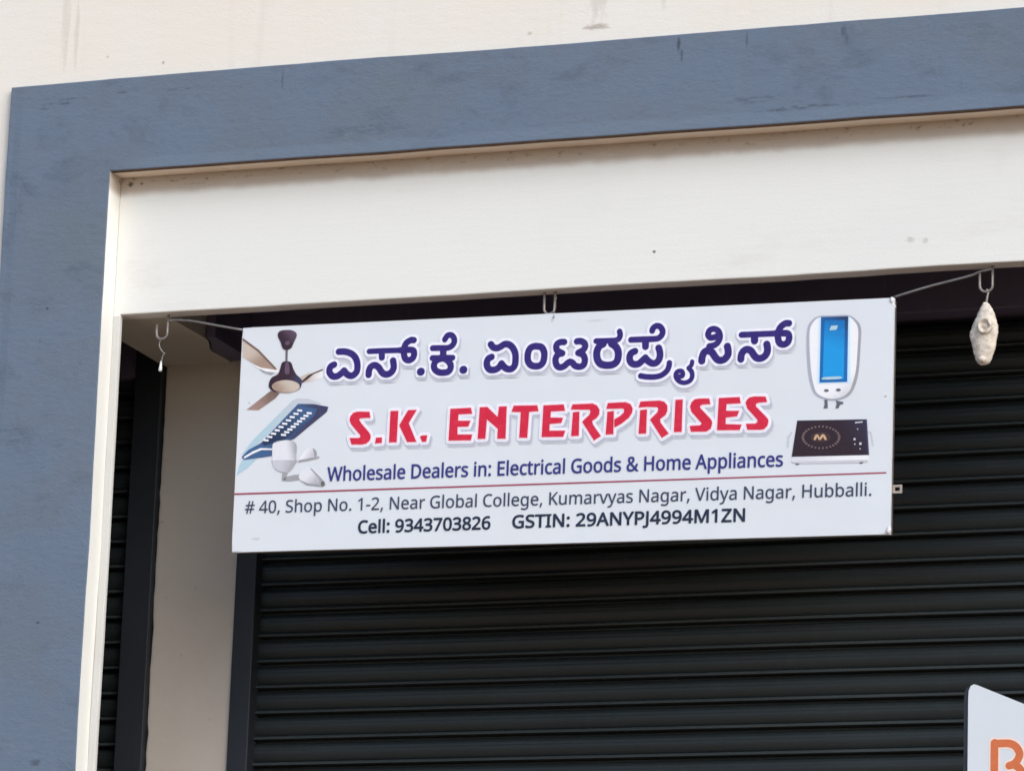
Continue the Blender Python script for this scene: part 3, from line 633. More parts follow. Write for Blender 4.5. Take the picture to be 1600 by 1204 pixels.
GLYPHS = {"#":[0.4338,[[[76,0],[101,140],[17,140],[17,185],[110,185],[132,293],[42,293],[42,337],[140,337],[167,480],[215,480],[188,337],[285,337],[312,480],[358,480],[331,337],[416,337],[416,293],[322,293],[302,185],[394,185],[394,140],[293,140],[265,0],[218,0],[245,140],[149,140],[123,0]],[[158,185],[254,185],[275,293],[179,293]]]],"&":[0.4916,[[[187,-7],[144,-3],[107,9],[77,28],[54,54],[40,86],[36,125],[39,157],[48,185],[63,208],[84,228],[109,248],[139,266],[99,318],[89,337],[83,359],[81,382],[84,413],[95,439],[114,459],[139,475],[169,484],[204,487],[237,484],[266,475],[289,460],[306,439],[317,414],[320,383],[317,357],[308,333],[293,312],[273,293],[250,275],[224,258],[354,133],[365,148],[374,164],[382,181],[401,240],[461,240],[453,212],[444,185],[434,160],[422,136],[408,115],[392,95],[490,0],[410,0],[352,56],[330,39],[307,24],[281,11],[254,1],[222,-5]],[[188,293],[212,308],[231,322],[245,336],[254,350],[260,366],[262,383],[260,399],[255,412],[246,423],[234,432],[219,437],[202,439],[185,437],[169,432],[156,424],[146,413],[140,399],[138,383],[140,367],[144,352],[151,338],[161,324],[173,309]],[[189,46],[216,47],[241,52],[263,60],[282,70],[299,81],[314,93],[175,229],[152,215],[133,200],[118,185],[106,169],[100,150],[97,127],[100,104],[108,84],[122,68],[141,56],[163,48]]]],",":[0.18,[[[28,-87],[47,-3],[61,78],[124,78],[129,71],[104,-8],[71,-87]]]],"-":[0.2163,[[[27,154],[27,206],[189,206],[189,154]]]],".":[0.18,[[[89,-9],[79,-8],[69,-5],[60,1],[54,10],[50,22],[48,36],[50,51],[54,63],[60,71],[69,77],[79,80],[89,81],[100,80],[110,77],[119,71],[126,63],[130,51],[132,36],[130,22],[126,10],[119,1],[110,-5],[100,-8]]]],"0":[0.3842,[[[191,-7],[142,1],[102,22],[72,59],[50,108],[37,169],[33,240],[35,290],[40,334],[49,373],[61,407],[78,435],[99,458],[125,474],[156,484],[191,487],[241,480],[281,458],[312,422],[334,373],[347,313],[351,240],[349,191],[344,147],[335,108],[322,74],[305,45],[284,23],[258,6],[227,-3]],[[191,44],[224,49],[249,65],[268,92],[281,130],[289,180],[291,240],[289,300],[281,349],[268,388],[249,415],[224,431],[191,437],[159,431],[133,415],[115,388],[102,349],[95,300],[92,240],[95,180],[102,131],[115,93],[133,65],[159,49]]]],"1":[0.3842,[[[181,0],[181,335],[181,381],[183,418],[164,400],[142,381],[91,339],[60,379],[189,480],[238,480],[238,0]]]],"2":[0.3842,[[[32,0],[32,49],[158,176],[219,240],[234,259],[247,278],[257,296],[264,315],[268,334],[269,355],[267,380],[259,400],[246,415],[229,427],[208,434],[185,436],[162,435],[142,430],[123,424],[105,415],[87,403],[69,390],[38,430],[57,445],[79,458],[102,470],[128,479],[155,484],[185,486],[226,482],[262,471],[291,452],[312,427],[325,396],[330,359],[328,334],[323,311],[314,288],[303,267],[288,245],[271,224],[207,155],[107,56],[107,54],[349,54],[349,0]]]],"3":[0.3842,[[[162,-7],[137,-6],[114,-4],[92,-1],[71,4],[50,11],[30,19],[30,75],[51,65],[73,58],[95,51],[118,47],[141,44],[163,43],[202,46],[233,54],[256,68],[271,87],[281,110],[284,138],[280,165],[268,186],[249,202],[222,213],[189,220],[150,222],[103,222],[103,273],[150,273],[187,275],[217,284],[240,298],[257,316],[267,338],[271,363],[268,385],[260,403],[247,417],[230,428],[208,434],[183,437],[159,435],[136,431],[117,425],[62,396],[33,437],[51,449],[72,461],[96,471],[123,480],[152,485],[183,486],[229,483],[266,471],[294,453],[315,428],[327,400],[331,367],[328,337],[319,312],[304,290],[284,274],[260,261],[232,253],[232,250],[267,243],[296,231],[318,214],[333,192],[343,166],[346,136],[344,110],[337,85],[326,62],[311,42],[291,25],[266,11],[237,1],[202,-5]]]],"4":[0.3842,[[[244,0],[244,109],[14,109],[14,159],[240,482],[301,482],[301,162],[371,162],[371,109],[301,109],[301,0]],[[72,162],[244,162],[244,313],[245,372],[247,419],[244,419],[231,392],[216,367]]]],"6":[0.3842,[[[200,-7],[171,-4],[143,3],[118,16],[95,34],[75,57],[59,86],[47,120],[39,160],[37,205],[38,239],[41,273],[46,307],[54,339],[65,369],[79,397],[97,423],[119,444],[146,462],[177,475],[214,484],[257,486],[288,485],[316,480],[316,430],[288,436],[258,438],[229,436],[203,431],[181,422],[162,411],[145,397],[132,380],[121,361],[113,341],[106,318],[101,295],[98,270],[96,244],[100,244],[112,259],[126,272],[143,284],[163,293],[187,298],[214,300],[253,296],[286,283],[314,262],[336,233],[348,197],[353,154],[348,108],[334,69],[311,36],[281,12],[244,-2]],[[199,43],[226,46],[249,55],[268,70],[283,92],[291,120],[294,154],[292,183],[284,207],[271,227],[253,242],[230,251],[201,254],[181,252],[163,248],[146,241],[132,231],[120,220],[110,208],[103,194],[98,180],[97,166],[98,147],[102,128],[108,108],[117,91],[128,75],[142,61],[159,51],[178,45]]]],"7":[0.3842,[[[91,0],[288,426],[30,426],[30,480],[351,480],[351,434],[156,0]]]],"8":[0.3842,[[[193,-7],[146,-3],[106,8],[75,27],[51,53],[38,85],[33,122],[34,143],[39,162],[47,179],[57,195],[69,209],[83,221],[99,232],[115,242],[132,251],[110,265],[90,281],[73,299],[59,320],[51,344],[48,372],[50,395],[57,416],[67,434],[81,450],[98,463],[118,473],[141,480],[165,485],[191,486],[231,483],[265,473],[295,457],[317,434],[331,406],[335,371],[334,353],[330,336],[323,321],[313,307],[302,295],[289,283],[244,254],[298,222],[313,209],[325,196],[336,181],[344,164],[349,145],[351,124],[346,87],[332,55],[308,29],[276,9],[238,-3]],[[194,277],[216,287],[236,299],[253,312],[266,328],[274,347],[277,369],[274,390],[266,407],[253,421],[236,431],[215,437],[191,439],[168,437],[147,431],[130,421],[117,407],[109,390],[106,369],[107,354],[111,340],[118,328],[127,317],[137,308],[150,299]],[[192,40],[222,43],[247,51],[267,63],[281,80],[290,100],[293,124],[290,146],[281,165],[265,182],[245,196],[221,210],[192,222],[181,226],[154,213],[132,199],[114,183],[101,165],[93,145],[91,122],[93,100],[102,80],[116,63],[135,51],[161,43]]]],"9":[0.3842,[[[129,-7],[98,-5],[69,0],[69,50],[87,46],[106,43],[128,42],[157,43],[183,49],[205,57],[224,69],[240,83],[254,99],[265,118],[274,138],[280,161],[285,185],[288,209],[289,235],[285,235],[274,221],[260,207],[243,196],[222,187],[199,181],[171,179],[133,184],[99,196],[72,217],[50,246],[38,282],[34,324],[36,356],[42,385],[53,411],[67,433],[85,452],[106,467],[130,478],[157,484],[187,486],[216,484],[244,476],[269,463],[292,445],[312,422],[328,393],[340,359],[347,320],[349,275],[348,240],[345,206],[340,173],[332,141],[322,110],[307,82],[289,57],[267,35],[240,17],[208,4],[171,-4]],[[184,226],[205,227],[223,231],[240,239],[254,248],[266,259],[276,272],[284,286],[288,299],[289,314],[288,333],[284,352],[278,371],[269,388],[258,404],[244,418],[227,428],[208,434],[187,437],[161,433],[138,424],[119,409],[104,387],[95,359],[92,325],[95,296],[102,272],[115,252],[132,237],[155,229]]]],":":[0.18,[[[89,278],[79,279],[69,283],[60,289],[54,297],[50,309],[48,324],[50,339],[54,351],[60,359],[69,365],[79,368],[89,369],[100,368],[110,365],[119,359],[126,351],[130,339],[132,324],[130,309],[126,297],[119,289],[110,283],[100,279]],[[89,-9],[79,-8],[69,-5],[60,1],[54,10],[50,22],[48,36],[50,51],[54,63],[60,71],[69,77],[79,80],[89,81],[100,80],[110,77],[119,71],[126,63],[130,51],[132,36],[130,22],[126,10],[119,1],[110,-5],[100,-8]]]],"A":[0.4291,[[[0,0],[187,482],[242,482],[428,0],[366,0],[308,148],[118,148],[61,0]],[[138,202],[290,202],[236,347],[230,367],[221,396],[214,419],[203,378],[193,347]]]],"C":[0.4244,[[[261,-7],[215,-3],[174,7],[139,24],[109,46],[85,75],[65,109],[52,149],[44,192],[41,240],[44,287],[53,330],[67,368],[88,403],[114,431],[146,455],[183,472],[225,483],[271,486],[320,483],[364,474],[404,458],[379,407],[330,425],[311,430],[292,432],[271,433],[223,427],[182,410],[149,381],[124,343],[110,296],[105,240],[109,184],[123,137],[146,98],[178,69],[219,52],[270,46],[330,52],[385,65],[385,13],[329,-2]]]],"D":[0.4903,[[[65,0],[65,480],[213,480],[259,477],[301,468],[338,453],[371,432],[398,406],[420,374],[436,336],[446,293],[449,244],[442,170],[420,109],[383,61],[333,27],[272,7],[199,0]],[[126,52],[191,52],[299,73],[364,136],[385,242],[380,301],[364,348],[338,383],[302,408],[258,423],[204,428],[126,428]]]],"E":[0.3734,[[[65,0],[65,480],[333,480],[333,426],[126,426],[126,277],[321,277],[321,224],[126,224],[126,53],[333,53],[333,0]]]],"G":[0.4889,[[[271,-7],[224,-3],[182,7],[145,23],[114,46],[88,74],[67,108],[53,148],[44,191],[41,240],[44,288],[54,331],[71,370],[93,404],[121,433],[155,456],[195,473],[240,483],[289,486],[316,485],[341,483],[366,479],[389,473],[411,466],[433,458],[410,406],[352,425],[331,430],[309,432],[286,433],[233,427],[188,410],[152,381],[125,343],[109,296],[104,240],[106,203],[112,169],[123,139],[137,112],[157,89],[181,70],[210,57],[245,48],[285,46],[338,49],[379,57],[379,199],[273,199],[273,253],[439,253],[439,18],[413,10],[387,4],[361,-1],[333,-4],[303,-6]]]],"H":[0.4976,[[[65,0],[65,480],[126,480],[126,277],[371,277],[371,480],[432,480],[432,0],[371,0],[371,224],[126,224],[126,0]]]],"I":[0.2277,[[[27,0],[27,35],[83,48],[83,431],[27,445],[27,480],[200,480],[200,445],[144,431],[144,48],[200,35],[200,0]]]],"J":[0.1833,[[[-3,-128],[-31,-125],[-52,-119],[-52,-68],[-30,-73],[-4,-75],[7,-74],[18,-72],[28,-68],[37,-62],[45,-54],[52,-44],[58,-32],[61,-16],[62,3],[62,480],[122,480],[122,7],[118,-35],[107,-69],[88,-95],[63,-113],[32,-124]]]],"K":[0.4157,[[[65,0],[65,480],[126,480],[126,243],[167,289],[208,334],[338,480],[408,480],[218,271],[416,0],[345,0],[175,229],[126,186],[126,0]]]],"M":[0.6091,[[[65,0],[65,480],[154,480],[302,87],[305,87],[455,480],[544,480],[544,0],[484,0],[484,295],[486,364],[489,420],[486,420],[326,0],[277,0],[119,420],[116,420],[120,364],[121,291],[121,0]]]],"N":[0.5104,[[[65,0],[65,480],[135,480],[391,83],[394,83],[392,115],[390,162],[389,209],[389,480],[445,480],[445,0],[375,0],[118,398],[116,398],[119,340],[121,268],[121,0]]]],"P":[0.4063,[[[65,0],[65,480],[192,480],[249,475],[295,463],[329,443],[353,415],[367,380],[372,338],[370,313],[364,288],[354,264],[340,243],[320,224],[294,208],[263,196],[225,189],[181,187],[126,187],[126,0]],[[126,238],[174,238],[216,241],[250,248],[276,261],[295,279],[306,304],[310,336],[306,364],[296,387],[280,405],[257,418],[225,425],[187,428],[126,428]]]],"S":[0.3687,[[[166,-7],[140,-6],[115,-4],[91,-1],[70,4],[51,9],[34,16],[34,74],[94,54],[119,50],[143,47],[169,46],[201,48],[228,55],[249,66],[265,82],[274,101],[277,123],[276,138],[272,151],[267,163],[258,173],[247,183],[232,192],[164,222],[126,238],[96,256],[72,276],[54,300],[44,329],[40,364],[42,388],[49,410],[60,429],[74,446],[92,460],[114,471],[138,480],[165,485],[193,486],[219,485],[243,483],[266,479],[287,473],[307,467],[326,459],[307,408],[253,426],[233,430],[213,432],[192,433],[165,431],[142,425],[124,414],[112,400],[104,383],[101,363],[103,348],[106,335],[111,323],[120,313],[131,303],[144,294],[206,267],[233,256],[257,245],[278,233],[296,221],[310,207],[322,191],[330,173],[335,152],[337,128],[332,89],[317,56],[291,29],[256,9],[215,-3]]]],"T":[0.3734,[[[156,0],[156,426],[7,426],[7,480],[366,480],[366,426],[217,426],[217,0]]]],"V":[0.403,[[[171,0],[0,480],[63,480],[171,172],[189,117],[201,67],[214,117],[232,173],[339,480],[403,480],[232,0]]]],"W":[0.6246,[[[135,0],[8,480],[71,480],[146,187],[160,127],[169,73],[179,130],[194,190],[279,480],[341,480],[429,188],[445,127],[455,73],[465,127],[479,187],[553,480],[616,480],[488,0],[427,0],[334,314],[323,353],[314,388],[310,409],[303,372],[287,312],[196,0]]]],"Y":[0.3801,[[[160,0],[160,183],[0,480],[66,480],[190,244],[315,480],[380,480],[220,186],[220,0]]]],"Z":[0.3842,[[[26,0],[26,46],[278,426],[34,426],[34,480],[351,480],[351,434],[99,54],[358,54],[358,0]]]],"a":[0.3768,[[[144,-7],[114,-4],[86,5],[63,19],[45,40],[34,67],[31,100],[36,133],[50,161],[73,183],[106,200],[150,210],[203,215],[265,217],[265,238],[262,265],[256,286],[245,301],[230,311],[212,316],[190,318],[172,317],[154,315],[136,310],[89,291],[71,335],[87,343],[106,350],[126,357],[148,362],[170,365],[193,366],[233,363],[266,353],[291,337],[308,314],[319,283],[322,245],[322,0],[279,0],[268,51],[265,51],[249,33],[233,19],[216,7],[196,0],[173,-5]],[[158,41],[187,44],[212,52],[234,66],[251,86],[261,112],[264,144],[264,176],[211,174],[171,170],[140,163],[118,152],[103,138],[95,121],[92,99],[94,81],[100,66],[110,55],[124,47],[140,43]]]],"b":[0.413,[[[228,-7],[201,-5],[178,0],[158,9],[142,20],[128,32],[116,46],[111,46],[99,0],[57,0],[57,510],[116,510],[116,386],[115,344],[113,312],[116,312],[128,327],[142,339],[158,351],[178,359],[201,364],[228,366],[269,361],[305,345],[335,319],[358,283],[372,237],[376,180],[372,123],[358,77],[335,40],[305,14],[269,-1]],[[219,42],[248,46],[273,58],[291,78],[304,105],[312,139],[315,181],[304,256],[272,302],[218,317],[183,313],[157,302],[138,284],[126,258],[119,224],[116,182],[116,179],[119,138],[126,105],[138,78],[157,58],[184,46]]]],"c":[0.3224,[[[201,-7],[171,-5],[143,2],[117,13],[93,28],[74,48],[58,73],[46,103],[39,138],[37,178],[39,220],[47,256],[59,286],[76,311],[96,332],[119,347],[146,358],[174,365],[206,367],[259,361],[300,347],[282,298],[244,310],[204,315],[145,300],[110,254],[98,179],[101,139],[110,105],[124,79],[144,60],[170,48],[201,44],[220,45],[237,47],[253,50],[294,65],[294,13],[254,-2]]]],"d":[0.413,[[[185,-7],[143,-2],[107,14],[77,40],[55,76],[41,123],[37,179],[41,236],[55,283],[78,319],[108,346],[144,361],[185,367],[211,365],[234,360],[254,351],[270,340],[285,328],[297,314],[301,314],[299,339],[297,367],[297,510],[356,510],[356,0],[308,0],[300,48],[297,48],[285,34],[271,21],[254,9],[234,0],[211,-5]],[[194,42],[228,46],[255,56],[274,74],[287,98],[295,129],[298,168],[298,179],[295,220],[288,254],[275,282],[256,302],[229,314],[193,318],[164,313],[140,301],[122,280],[109,252],[101,218],[98,178],[101,138],[109,105],[122,78],[141,58],[165,46]]]],"e":[0.3788,[[[210,-7],[177,-4],[147,3],[120,14],[96,30],[75,51],[59,76],[47,106],[39,140],[37,177],[39,215],[46,249],[57,279],[72,305],[90,326],[112,344],[138,357],[166,364],[196,367],[226,364],[252,358],[276,347],[296,331],[313,312],[327,290],[337,264],[343,235],[345,204],[345,169],[98,169],[102,131],[113,100],[129,76],[152,58],[180,47],[213,44],[235,44],[255,46],[274,50],[328,69],[328,17],[274,-1],[255,-4],[234,-6]],[[99,216],[283,216],[280,244],[273,269],[262,290],[245,306],[223,315],[195,318],[169,315],[147,306],[129,291],[114,271],[105,245]]]],"g":[0.413,[[[195,-161],[145,-159],[102,-151],[65,-138],[65,-84],[103,-100],[148,-109],[198,-112],[227,-109],[251,-100],[271,-85],[286,-65],[295,-40],[298,-11],[298,3],[298,27],[300,48],[297,48],[268,17],[231,-1],[185,-7],[142,-1],[106,15],[76,42],[54,79],[41,125],[37,179],[41,233],[54,278],[76,316],[106,344],[142,361],[185,367],[208,365],[229,361],[249,353],[267,343],[283,329],[298,312],[301,312],[309,360],[356,360],[356,-6],[352,-53],[338,-92],[317,-122],[286,-144],[245,-157]],[[194,42],[227,45],[253,55],[273,71],[287,94],[295,126],[298,165],[298,179],[295,224],[287,259],[273,285],[252,303],[226,313],[193,317],[165,313],[142,301],[123,281],[109,254],[101,220],[98,179],[101,138],[109,104],[123,77],[141,57],[165,46]]]],"h":[0.415,[[[57,0],[57,510],[116,510],[116,361],[113,310],[117,310],[130,327],[146,341],[164,352],[185,360],[206,364],[229,366],[269,363],[302,352],[328,335],[346,310],[357,276],[361,234],[361,0],[302,0],[302,230],[293,278],[266,307],[222,317],[186,313],[158,302],[139,283],[126,257],[119,225],[116,186],[116,0]]]],"i":[0.1733,[[[87,420],[78,421],[70,424],[62,429],[57,436],[54,446],[52,457],[54,469],[57,479],[62,486],[70,491],[78,494],[87,495],[96,494],[104,491],[111,486],[117,479],[120,469],[122,457],[120,446],[117,436],[111,429],[104,424],[96,421]],[[57,0],[57,360],[116,360],[116,0]]]],"l":[0.1733,[[[57,0],[57,510],[116,510],[116,0]]]],"m":[0.6279,[[[57,0],[57,360],[105,360],[113,311],[117,311],[129,328],[144,342],[162,353],[182,361],[202,365],[223,367],[273,360],[310,340],[333,306],[336,306],[350,325],[366,340],[386,352],[407,360],[429,365],[452,367],[489,363],[520,353],[543,335],[560,310],[570,277],[574,234],[574,0],[515,0],[515,232],[507,279],[483,308],[442,317],[410,314],[385,304],[367,287],[355,264],[347,234],[345,199],[345,0],[286,0],[286,232],[278,279],[253,308],[212,317],[180,313],[155,302],[137,283],[125,258],[118,226],[116,187],[116,0]]]],"n":[0.415,[[[57,0],[57,360],[105,360],[113,311],[117,311],[130,328],[146,342],[165,353],[186,361],[208,365],[230,367],[270,363],[302,353],[328,335],[346,310],[357,277],[361,234],[361,0],[302,0],[302,230],[293,278],[266,307],[222,317],[186,313],[158,302],[139,283],[126,258],[119,226],[116,187],[116,0]]]],"o":[0.4063,[[[202,-7],[172,-4],[143,3],[117,15],[94,32],[75,53],[58,79],[46,109],[39,143],[37,181],[42,236],[57,282],[82,318],[116,345],[156,361],[204,367],[236,364],[264,357],[290,345],[314,328],[333,307],[349,282],[361,252],[368,218],[370,181],[365,126],[350,79],[325,42],[291,15],[250,-1]],[[203,42],[237,46],[263,59],[283,80],[298,107],[306,141],[309,181],[306,220],[298,253],[283,281],[263,301],[236,313],[203,317],[169,313],[143,301],[123,281],[109,253],[101,220],[98,181],[101,141],[109,107],[123,80],[143,59],[170,46]]]],"p":[0.413,[[[57,-161],[57,360],[105,360],[113,311],[116,311],[128,326],[142,339],[158,351],[178,360],[201,365],[228,367],[270,362],[305,346],[335,320],[358,284],[372,238],[376,181],[372,124],[358,78],[335,41],[305,14],[269,-1],[228,-7],[202,-5],[179,0],[159,9],[142,20],[128,32],[116,46],[112,46],[115,17],[116,-13],[116,-161]],[[219,42],[240,44],[258,50],[273,60],[286,74],[296,90],[305,110],[310,132],[314,155],[315,181],[312,220],[304,253],[291,280],[272,301],[248,313],[218,317],[185,314],[159,303],[140,286],[127,262],[119,231],[116,192],[116,181],[119,140],[126,106],[138,78],[157,58],[184,46]]]],"r":[0.2774,[[[57,0],[57,360],[105,360],[112,294],[115,294],[128,313],[143,330],[160,345],[179,357],[201,364],[225,367],[247,366],[267,363],[260,308],[241,312],[221,313],[203,311],[186,306],[169,298],[154,286],[141,272],[131,256],[123,236],[118,215],[116,192],[116,0]]]],"s":[0.3217,[[[148,-7],[124,-6],[102,-4],[83,-1],[66,4],[50,9],[35,16],[35,70],[87,50],[107,45],[128,42],[149,41],[176,43],[198,47],[214,55],[225,66],[232,79],[234,94],[234,103],[231,111],[227,118],[221,125],[212,133],[200,140],[146,164],[86,191],[71,200],[58,211],[48,223],[40,237],[36,253],[34,271],[38,299],[51,323],[72,342],[99,356],[132,364],[169,367],[191,366],[211,364],[231,360],[284,343],[264,296],[216,312],[200,315],[183,318],[165,318],[143,317],[124,313],[110,307],[99,298],[93,287],[91,275],[92,265],[95,257],[99,249],[107,243],[116,236],[129,229],[183,206],[242,180],[257,170],[269,159],[279,147],[286,133],[290,118],[291,99],[287,67],[274,41],[253,20],[224,5],[189,-4]]]],"t":[0.2424,[[[167,-7],[149,-6],[132,-2],[115,3],[100,11],[87,22],[77,37],[68,55],[63,78],[62,105],[62,314],[11,314],[11,343],[62,366],[86,443],[121,443],[121,360],[225,360],[225,314],[121,314],[121,106],[123,86],[128,70],[137,57],[148,49],[162,43],[177,42],[205,44],[228,49],[228,4],[201,-4]]]],"u":[0.415,[[[184,-7],[144,-3],[111,7],[86,25],[68,49],[57,83],[53,124],[53,360],[113,360],[113,128],[122,81],[148,52],[193,42],[229,46],[256,57],[276,76],[289,102],[296,134],[299,173],[299,360],[358,360],[358,0],[310,0],[301,48],[298,48],[285,31],[269,17],[250,6],[229,-1],[207,-5]]]],"v":[0.3412,[[[136,0],[0,360],[63,360],[140,148],[151,115],[162,80],[169,52],[171,52],[179,81],[190,116],[201,148],[278,360],[341,360],[204,0]]]],"y":[0.3425,[[[56,-161],[28,-160],[7,-156],[7,-109],[25,-111],[47,-113],[66,-111],[83,-105],[97,-95],[108,-82],[118,-67],[127,-49],[146,-1],[1,360],[64,360],[142,155],[160,104],[172,57],[175,57],[187,101],[206,156],[279,360],[343,360],[187,-50],[174,-81],[157,-108],[139,-131],[116,-148],[89,-158]]]]," ":[0.1746,[]]}


# ------------------------------------------------------------------ the setting
GZ = -4.55
bm = bmesh.new()
v = [bm.verts.new(p) for p in ((-600, -1200, GZ), (600, -1200, GZ), (600, 400, GZ), (-600, 400, GZ))]
bm.faces.new(v)
g = obj('ground', bm, 'ground')
g['kind'] = 'structure'

# ------------------------------------------------------------------ the building
LX, RX = -1.164, 3.20                  # opening framed by the blue band
OX, TZ, IZ = -1.483, 0.658, 0.391      # outer edge, top and inner edge of the blue band
bld = empty('shop_building', (0, 0, GZ), 'cream shop front with a slate blue band framing dark roller shutters', 'building')
def part(name, bm, mat, parent=None, smooth=False):
    o = obj(name, bm, mat, parent or bld, smooth=smooth)
    if parent is None:
        o.location = (0, 0, -GZ)
    return o

xs = sorted(set([round(x, 4) for x in lin(-6, OX + 0.08, 0.3) + lin(OX + 0.08, 3.44, 0.12) + lin(3.44, 8, 0.5)]))
zs = sorted(set([round(z, 4) for z in lin(GZ, 0.6, 0.25) + lin(0.6, 1.6, 0.1) + lin(1.6, 4.2, 0.4)]))
part('upper_wall', plate(xs, zs, lambda x, z: z > 0.6 or x < OX + 0.08 or x > 3.44, [-0.055, 0.30], 0.002), 'upper')

xs = sorted(set([round(x, 4) for x in [OX, OX + 0.018, OX + 0.04] + lin(OX + 0.04, LX, 0.06) + lin(LX, RX, 0.08) + lin(RX, RX + 0.32, 0.1)]))
zs = sorted(set([round(z, 4) for z in lin(GZ, IZ, 0.08) + lin(IZ, TZ, 0.05)]))
def reveal(d, k, c):
    if c.x < OX + 0.01 or c.z > TZ - 0.01 or c.x > RX + 0.2:
        return 0
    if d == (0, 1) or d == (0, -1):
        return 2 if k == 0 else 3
    return 1
bm = plate(xs, zs, lambda x, z: z > IZ or x < LX or x > RX, [-0.075, -0.050, 0.012], 0.0028, reveal, 2.3, 0.003)
for v in bm.verts:                       # the outer margin of the pier is trowelled back a little
    if v.co.y < -0.06:
        if v.co.x < OX + 0.03:
            v.co.y += 0.0012 + 0.0016 * noise.noise(Vector((3, 1, v.co.z * 6)))
        elif v.co.x < OX + 0.06:
            v.co.y -= 0.0004 + 0.0016 * noise.noise(Vector((3, 8, v.co.z * 6)))
part('blue_band', bm, ['blue', 'fascia', 'brown_edge', 'dust'])

xs = sorted(set([round(x, 4) for x in [LX, LX + 0.011, LX + 0.022] + lin(LX + 0.022, RX, 0.07)]))
zs = sorted(set([round(z, 4) for z in lin(GZ + 0.3, -0.004, 0.09) + lin(0, 0.6, 0.06)]))
bm = plate(xs, zs, lambda x, z: z > 0 or x < LX + 0.022, [0.0, 0.055], 0.0022,
           lambda d, k, c: 1 if (d == (0, -1) and c.z > -0.05) else 0, 2.0, 0.004)
for f in bm.faces:
    c = f.calc_center_median()
    if c.z < -0.02:
        f.material_index = 2
for v in bm.verts:
    if v.co.z < -0.0015 and v.co.x < LX + 0.03 and v.co.y > 0.03:
        v.co.y = 0.014
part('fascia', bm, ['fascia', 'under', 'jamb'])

# plaster beam running back from the fascia to the pillar, its right edge broken away near the pillar
NOTCH = [(-1.015, 0.285), (-1.019, 0.32), (-1.034, 0.365), (-1.050, 0.405), (-1.056, 0.445), (-1.053, 0.49), (-1.052, 0.54), (-1.058, 0.59), (-1.070, 0.62)]
NOTCH = [tuple(q) for q in spline(NOTCH, 4)]
part('beam', prism([(-1.262, 0.056), (-1.020, 0.056), (-1.019, 0.18), (-1.016, 0.25)] + NOTCH + [(-1.262, 0.62)], 0.0, 0.30), 'beam')
xs = [-1.257, -1.245] + lin(-1.23, -1.03, 0.05) + [-1.018, -1.005]
zs = lin(GZ + 0.3, 0.02, 0.03)
bm = plate(xs, zs, lambda x, z: True, [0.57, 0.90], 0.0022, None, 1.5, 0.005)
for v in bm.verts:
    if v.co.x < -1.24:
        v.co.x += 0.004 * noise.noise(Vector((1.0, 2.0, v.co.z * 23))) + 0.004 * max(0, noise.noise(Vector((4.0, 2.0, v.co.z * 7))))
part('pillar', bm, 'pillar')
part('ceiling', boxmesh(-1.80, 3.30, 0.056, 1.0, 0.301, 0.45), 'inside')
part('back_wall', boxmesh(-1.80, 3.30, 0.92, 1.0, GZ, 0.30), 'inside')
part('side_wall', boxmesh(-1.85, -1.801, 0.02, 1.0, GZ, 0.45), 'inside')
part('side_wall', boxmesh(3.301, 3.36, 0.056, 1.0, GZ, 0.45), 'inside')
part('step', boxmesh(-6.0, 8.0, -0.9, 0.55, GZ - 0.02, GZ + 0.30, bevel=0.02), 'plinth')


def slats(x0, x1, z_first, n, y):
    prof = [(0.008, 0.0055), (0.008, 0.0), (-0.003, -0.0008), (-0.0095, -0.0045), (-0.0130, -0.0095), (-0.0135, -0.0110), (-0.0152, -0.0125), (-0.0168, -0.0190),
            (-0.0166, -0.0205), (-0.0174, -0.0220), (-0.0172, -0.0300), (-0.0155, -0.0380), (-0.0120, -0.0460), (-0.0080, -0.0520), (-0.0050, -0.0532), (-0.0050, -0.0540),
            (-0.0120, -0.0542), (-0.0195, -0.0580), (-0.0225, -0.0618), (-0.0220, -0.0638), (-0.0180, -0.0656), (-0.0080, -0.0664), (0.008, -0.0668)]
    bm = bmesh.new()
    xx = lin(x0, x1, 0.35)
    rows = []
    for s in range(n):
        jog = 0.0008 * noise.noise(Vector((s * 3.7, 1, 2)))
        for py, pz in prof:
            rows.append([bm.verts.new((x, y + py + 0.0012 * noise.noise(Vector((x * 1.5, s * 0.9, 4))), z_first - s * 0.07315 + pz + jog
                                       + 0.0014 * noise.noise(Vector((x * 0.8, s * 0.31, 9))))) for x in xx])
    for k, (a, b) in enumerate(zip(rows, rows[1:])):
        for i in range(len(xx) - 1):
            f = bm.faces.new((a[i], b[i], b[i + 1], a[i + 1]))
            f.material_index = 1 if k % len(prof) in (16, 17, 18) else 0      # each slat's lip is coloured paler to paint in its highlight
    bmesh.ops.recalc_face_normals(bm, faces=bm.faces)
    for f in bm.faces:
        f.smooth = True
    for e in bm.edges:
        if len(e.link_faces) == 2 and e.calc_face_angle(0) > 0.6:
            e.smooth = False
    return bm


def shutter(x0, x1, z_first, y, hood_y, hood_z, rails, label):
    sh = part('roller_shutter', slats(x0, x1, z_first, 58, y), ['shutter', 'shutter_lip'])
    sh['label'] = label
    for r0, r1 in rails:
        part('guide_rail', boxmesh(r0, r1, y - 0.062, y + 0.06, GZ + 0.30, 0.2, bevel=0.003), 'guide', sh)
    bm = boxmesh(x0 - 0.05, x1 + 0.05, hood_y, 0.90, hood_z, 0.299, bevel=0.004)
    part('hood', bm, 'hood', sh)
    return sh


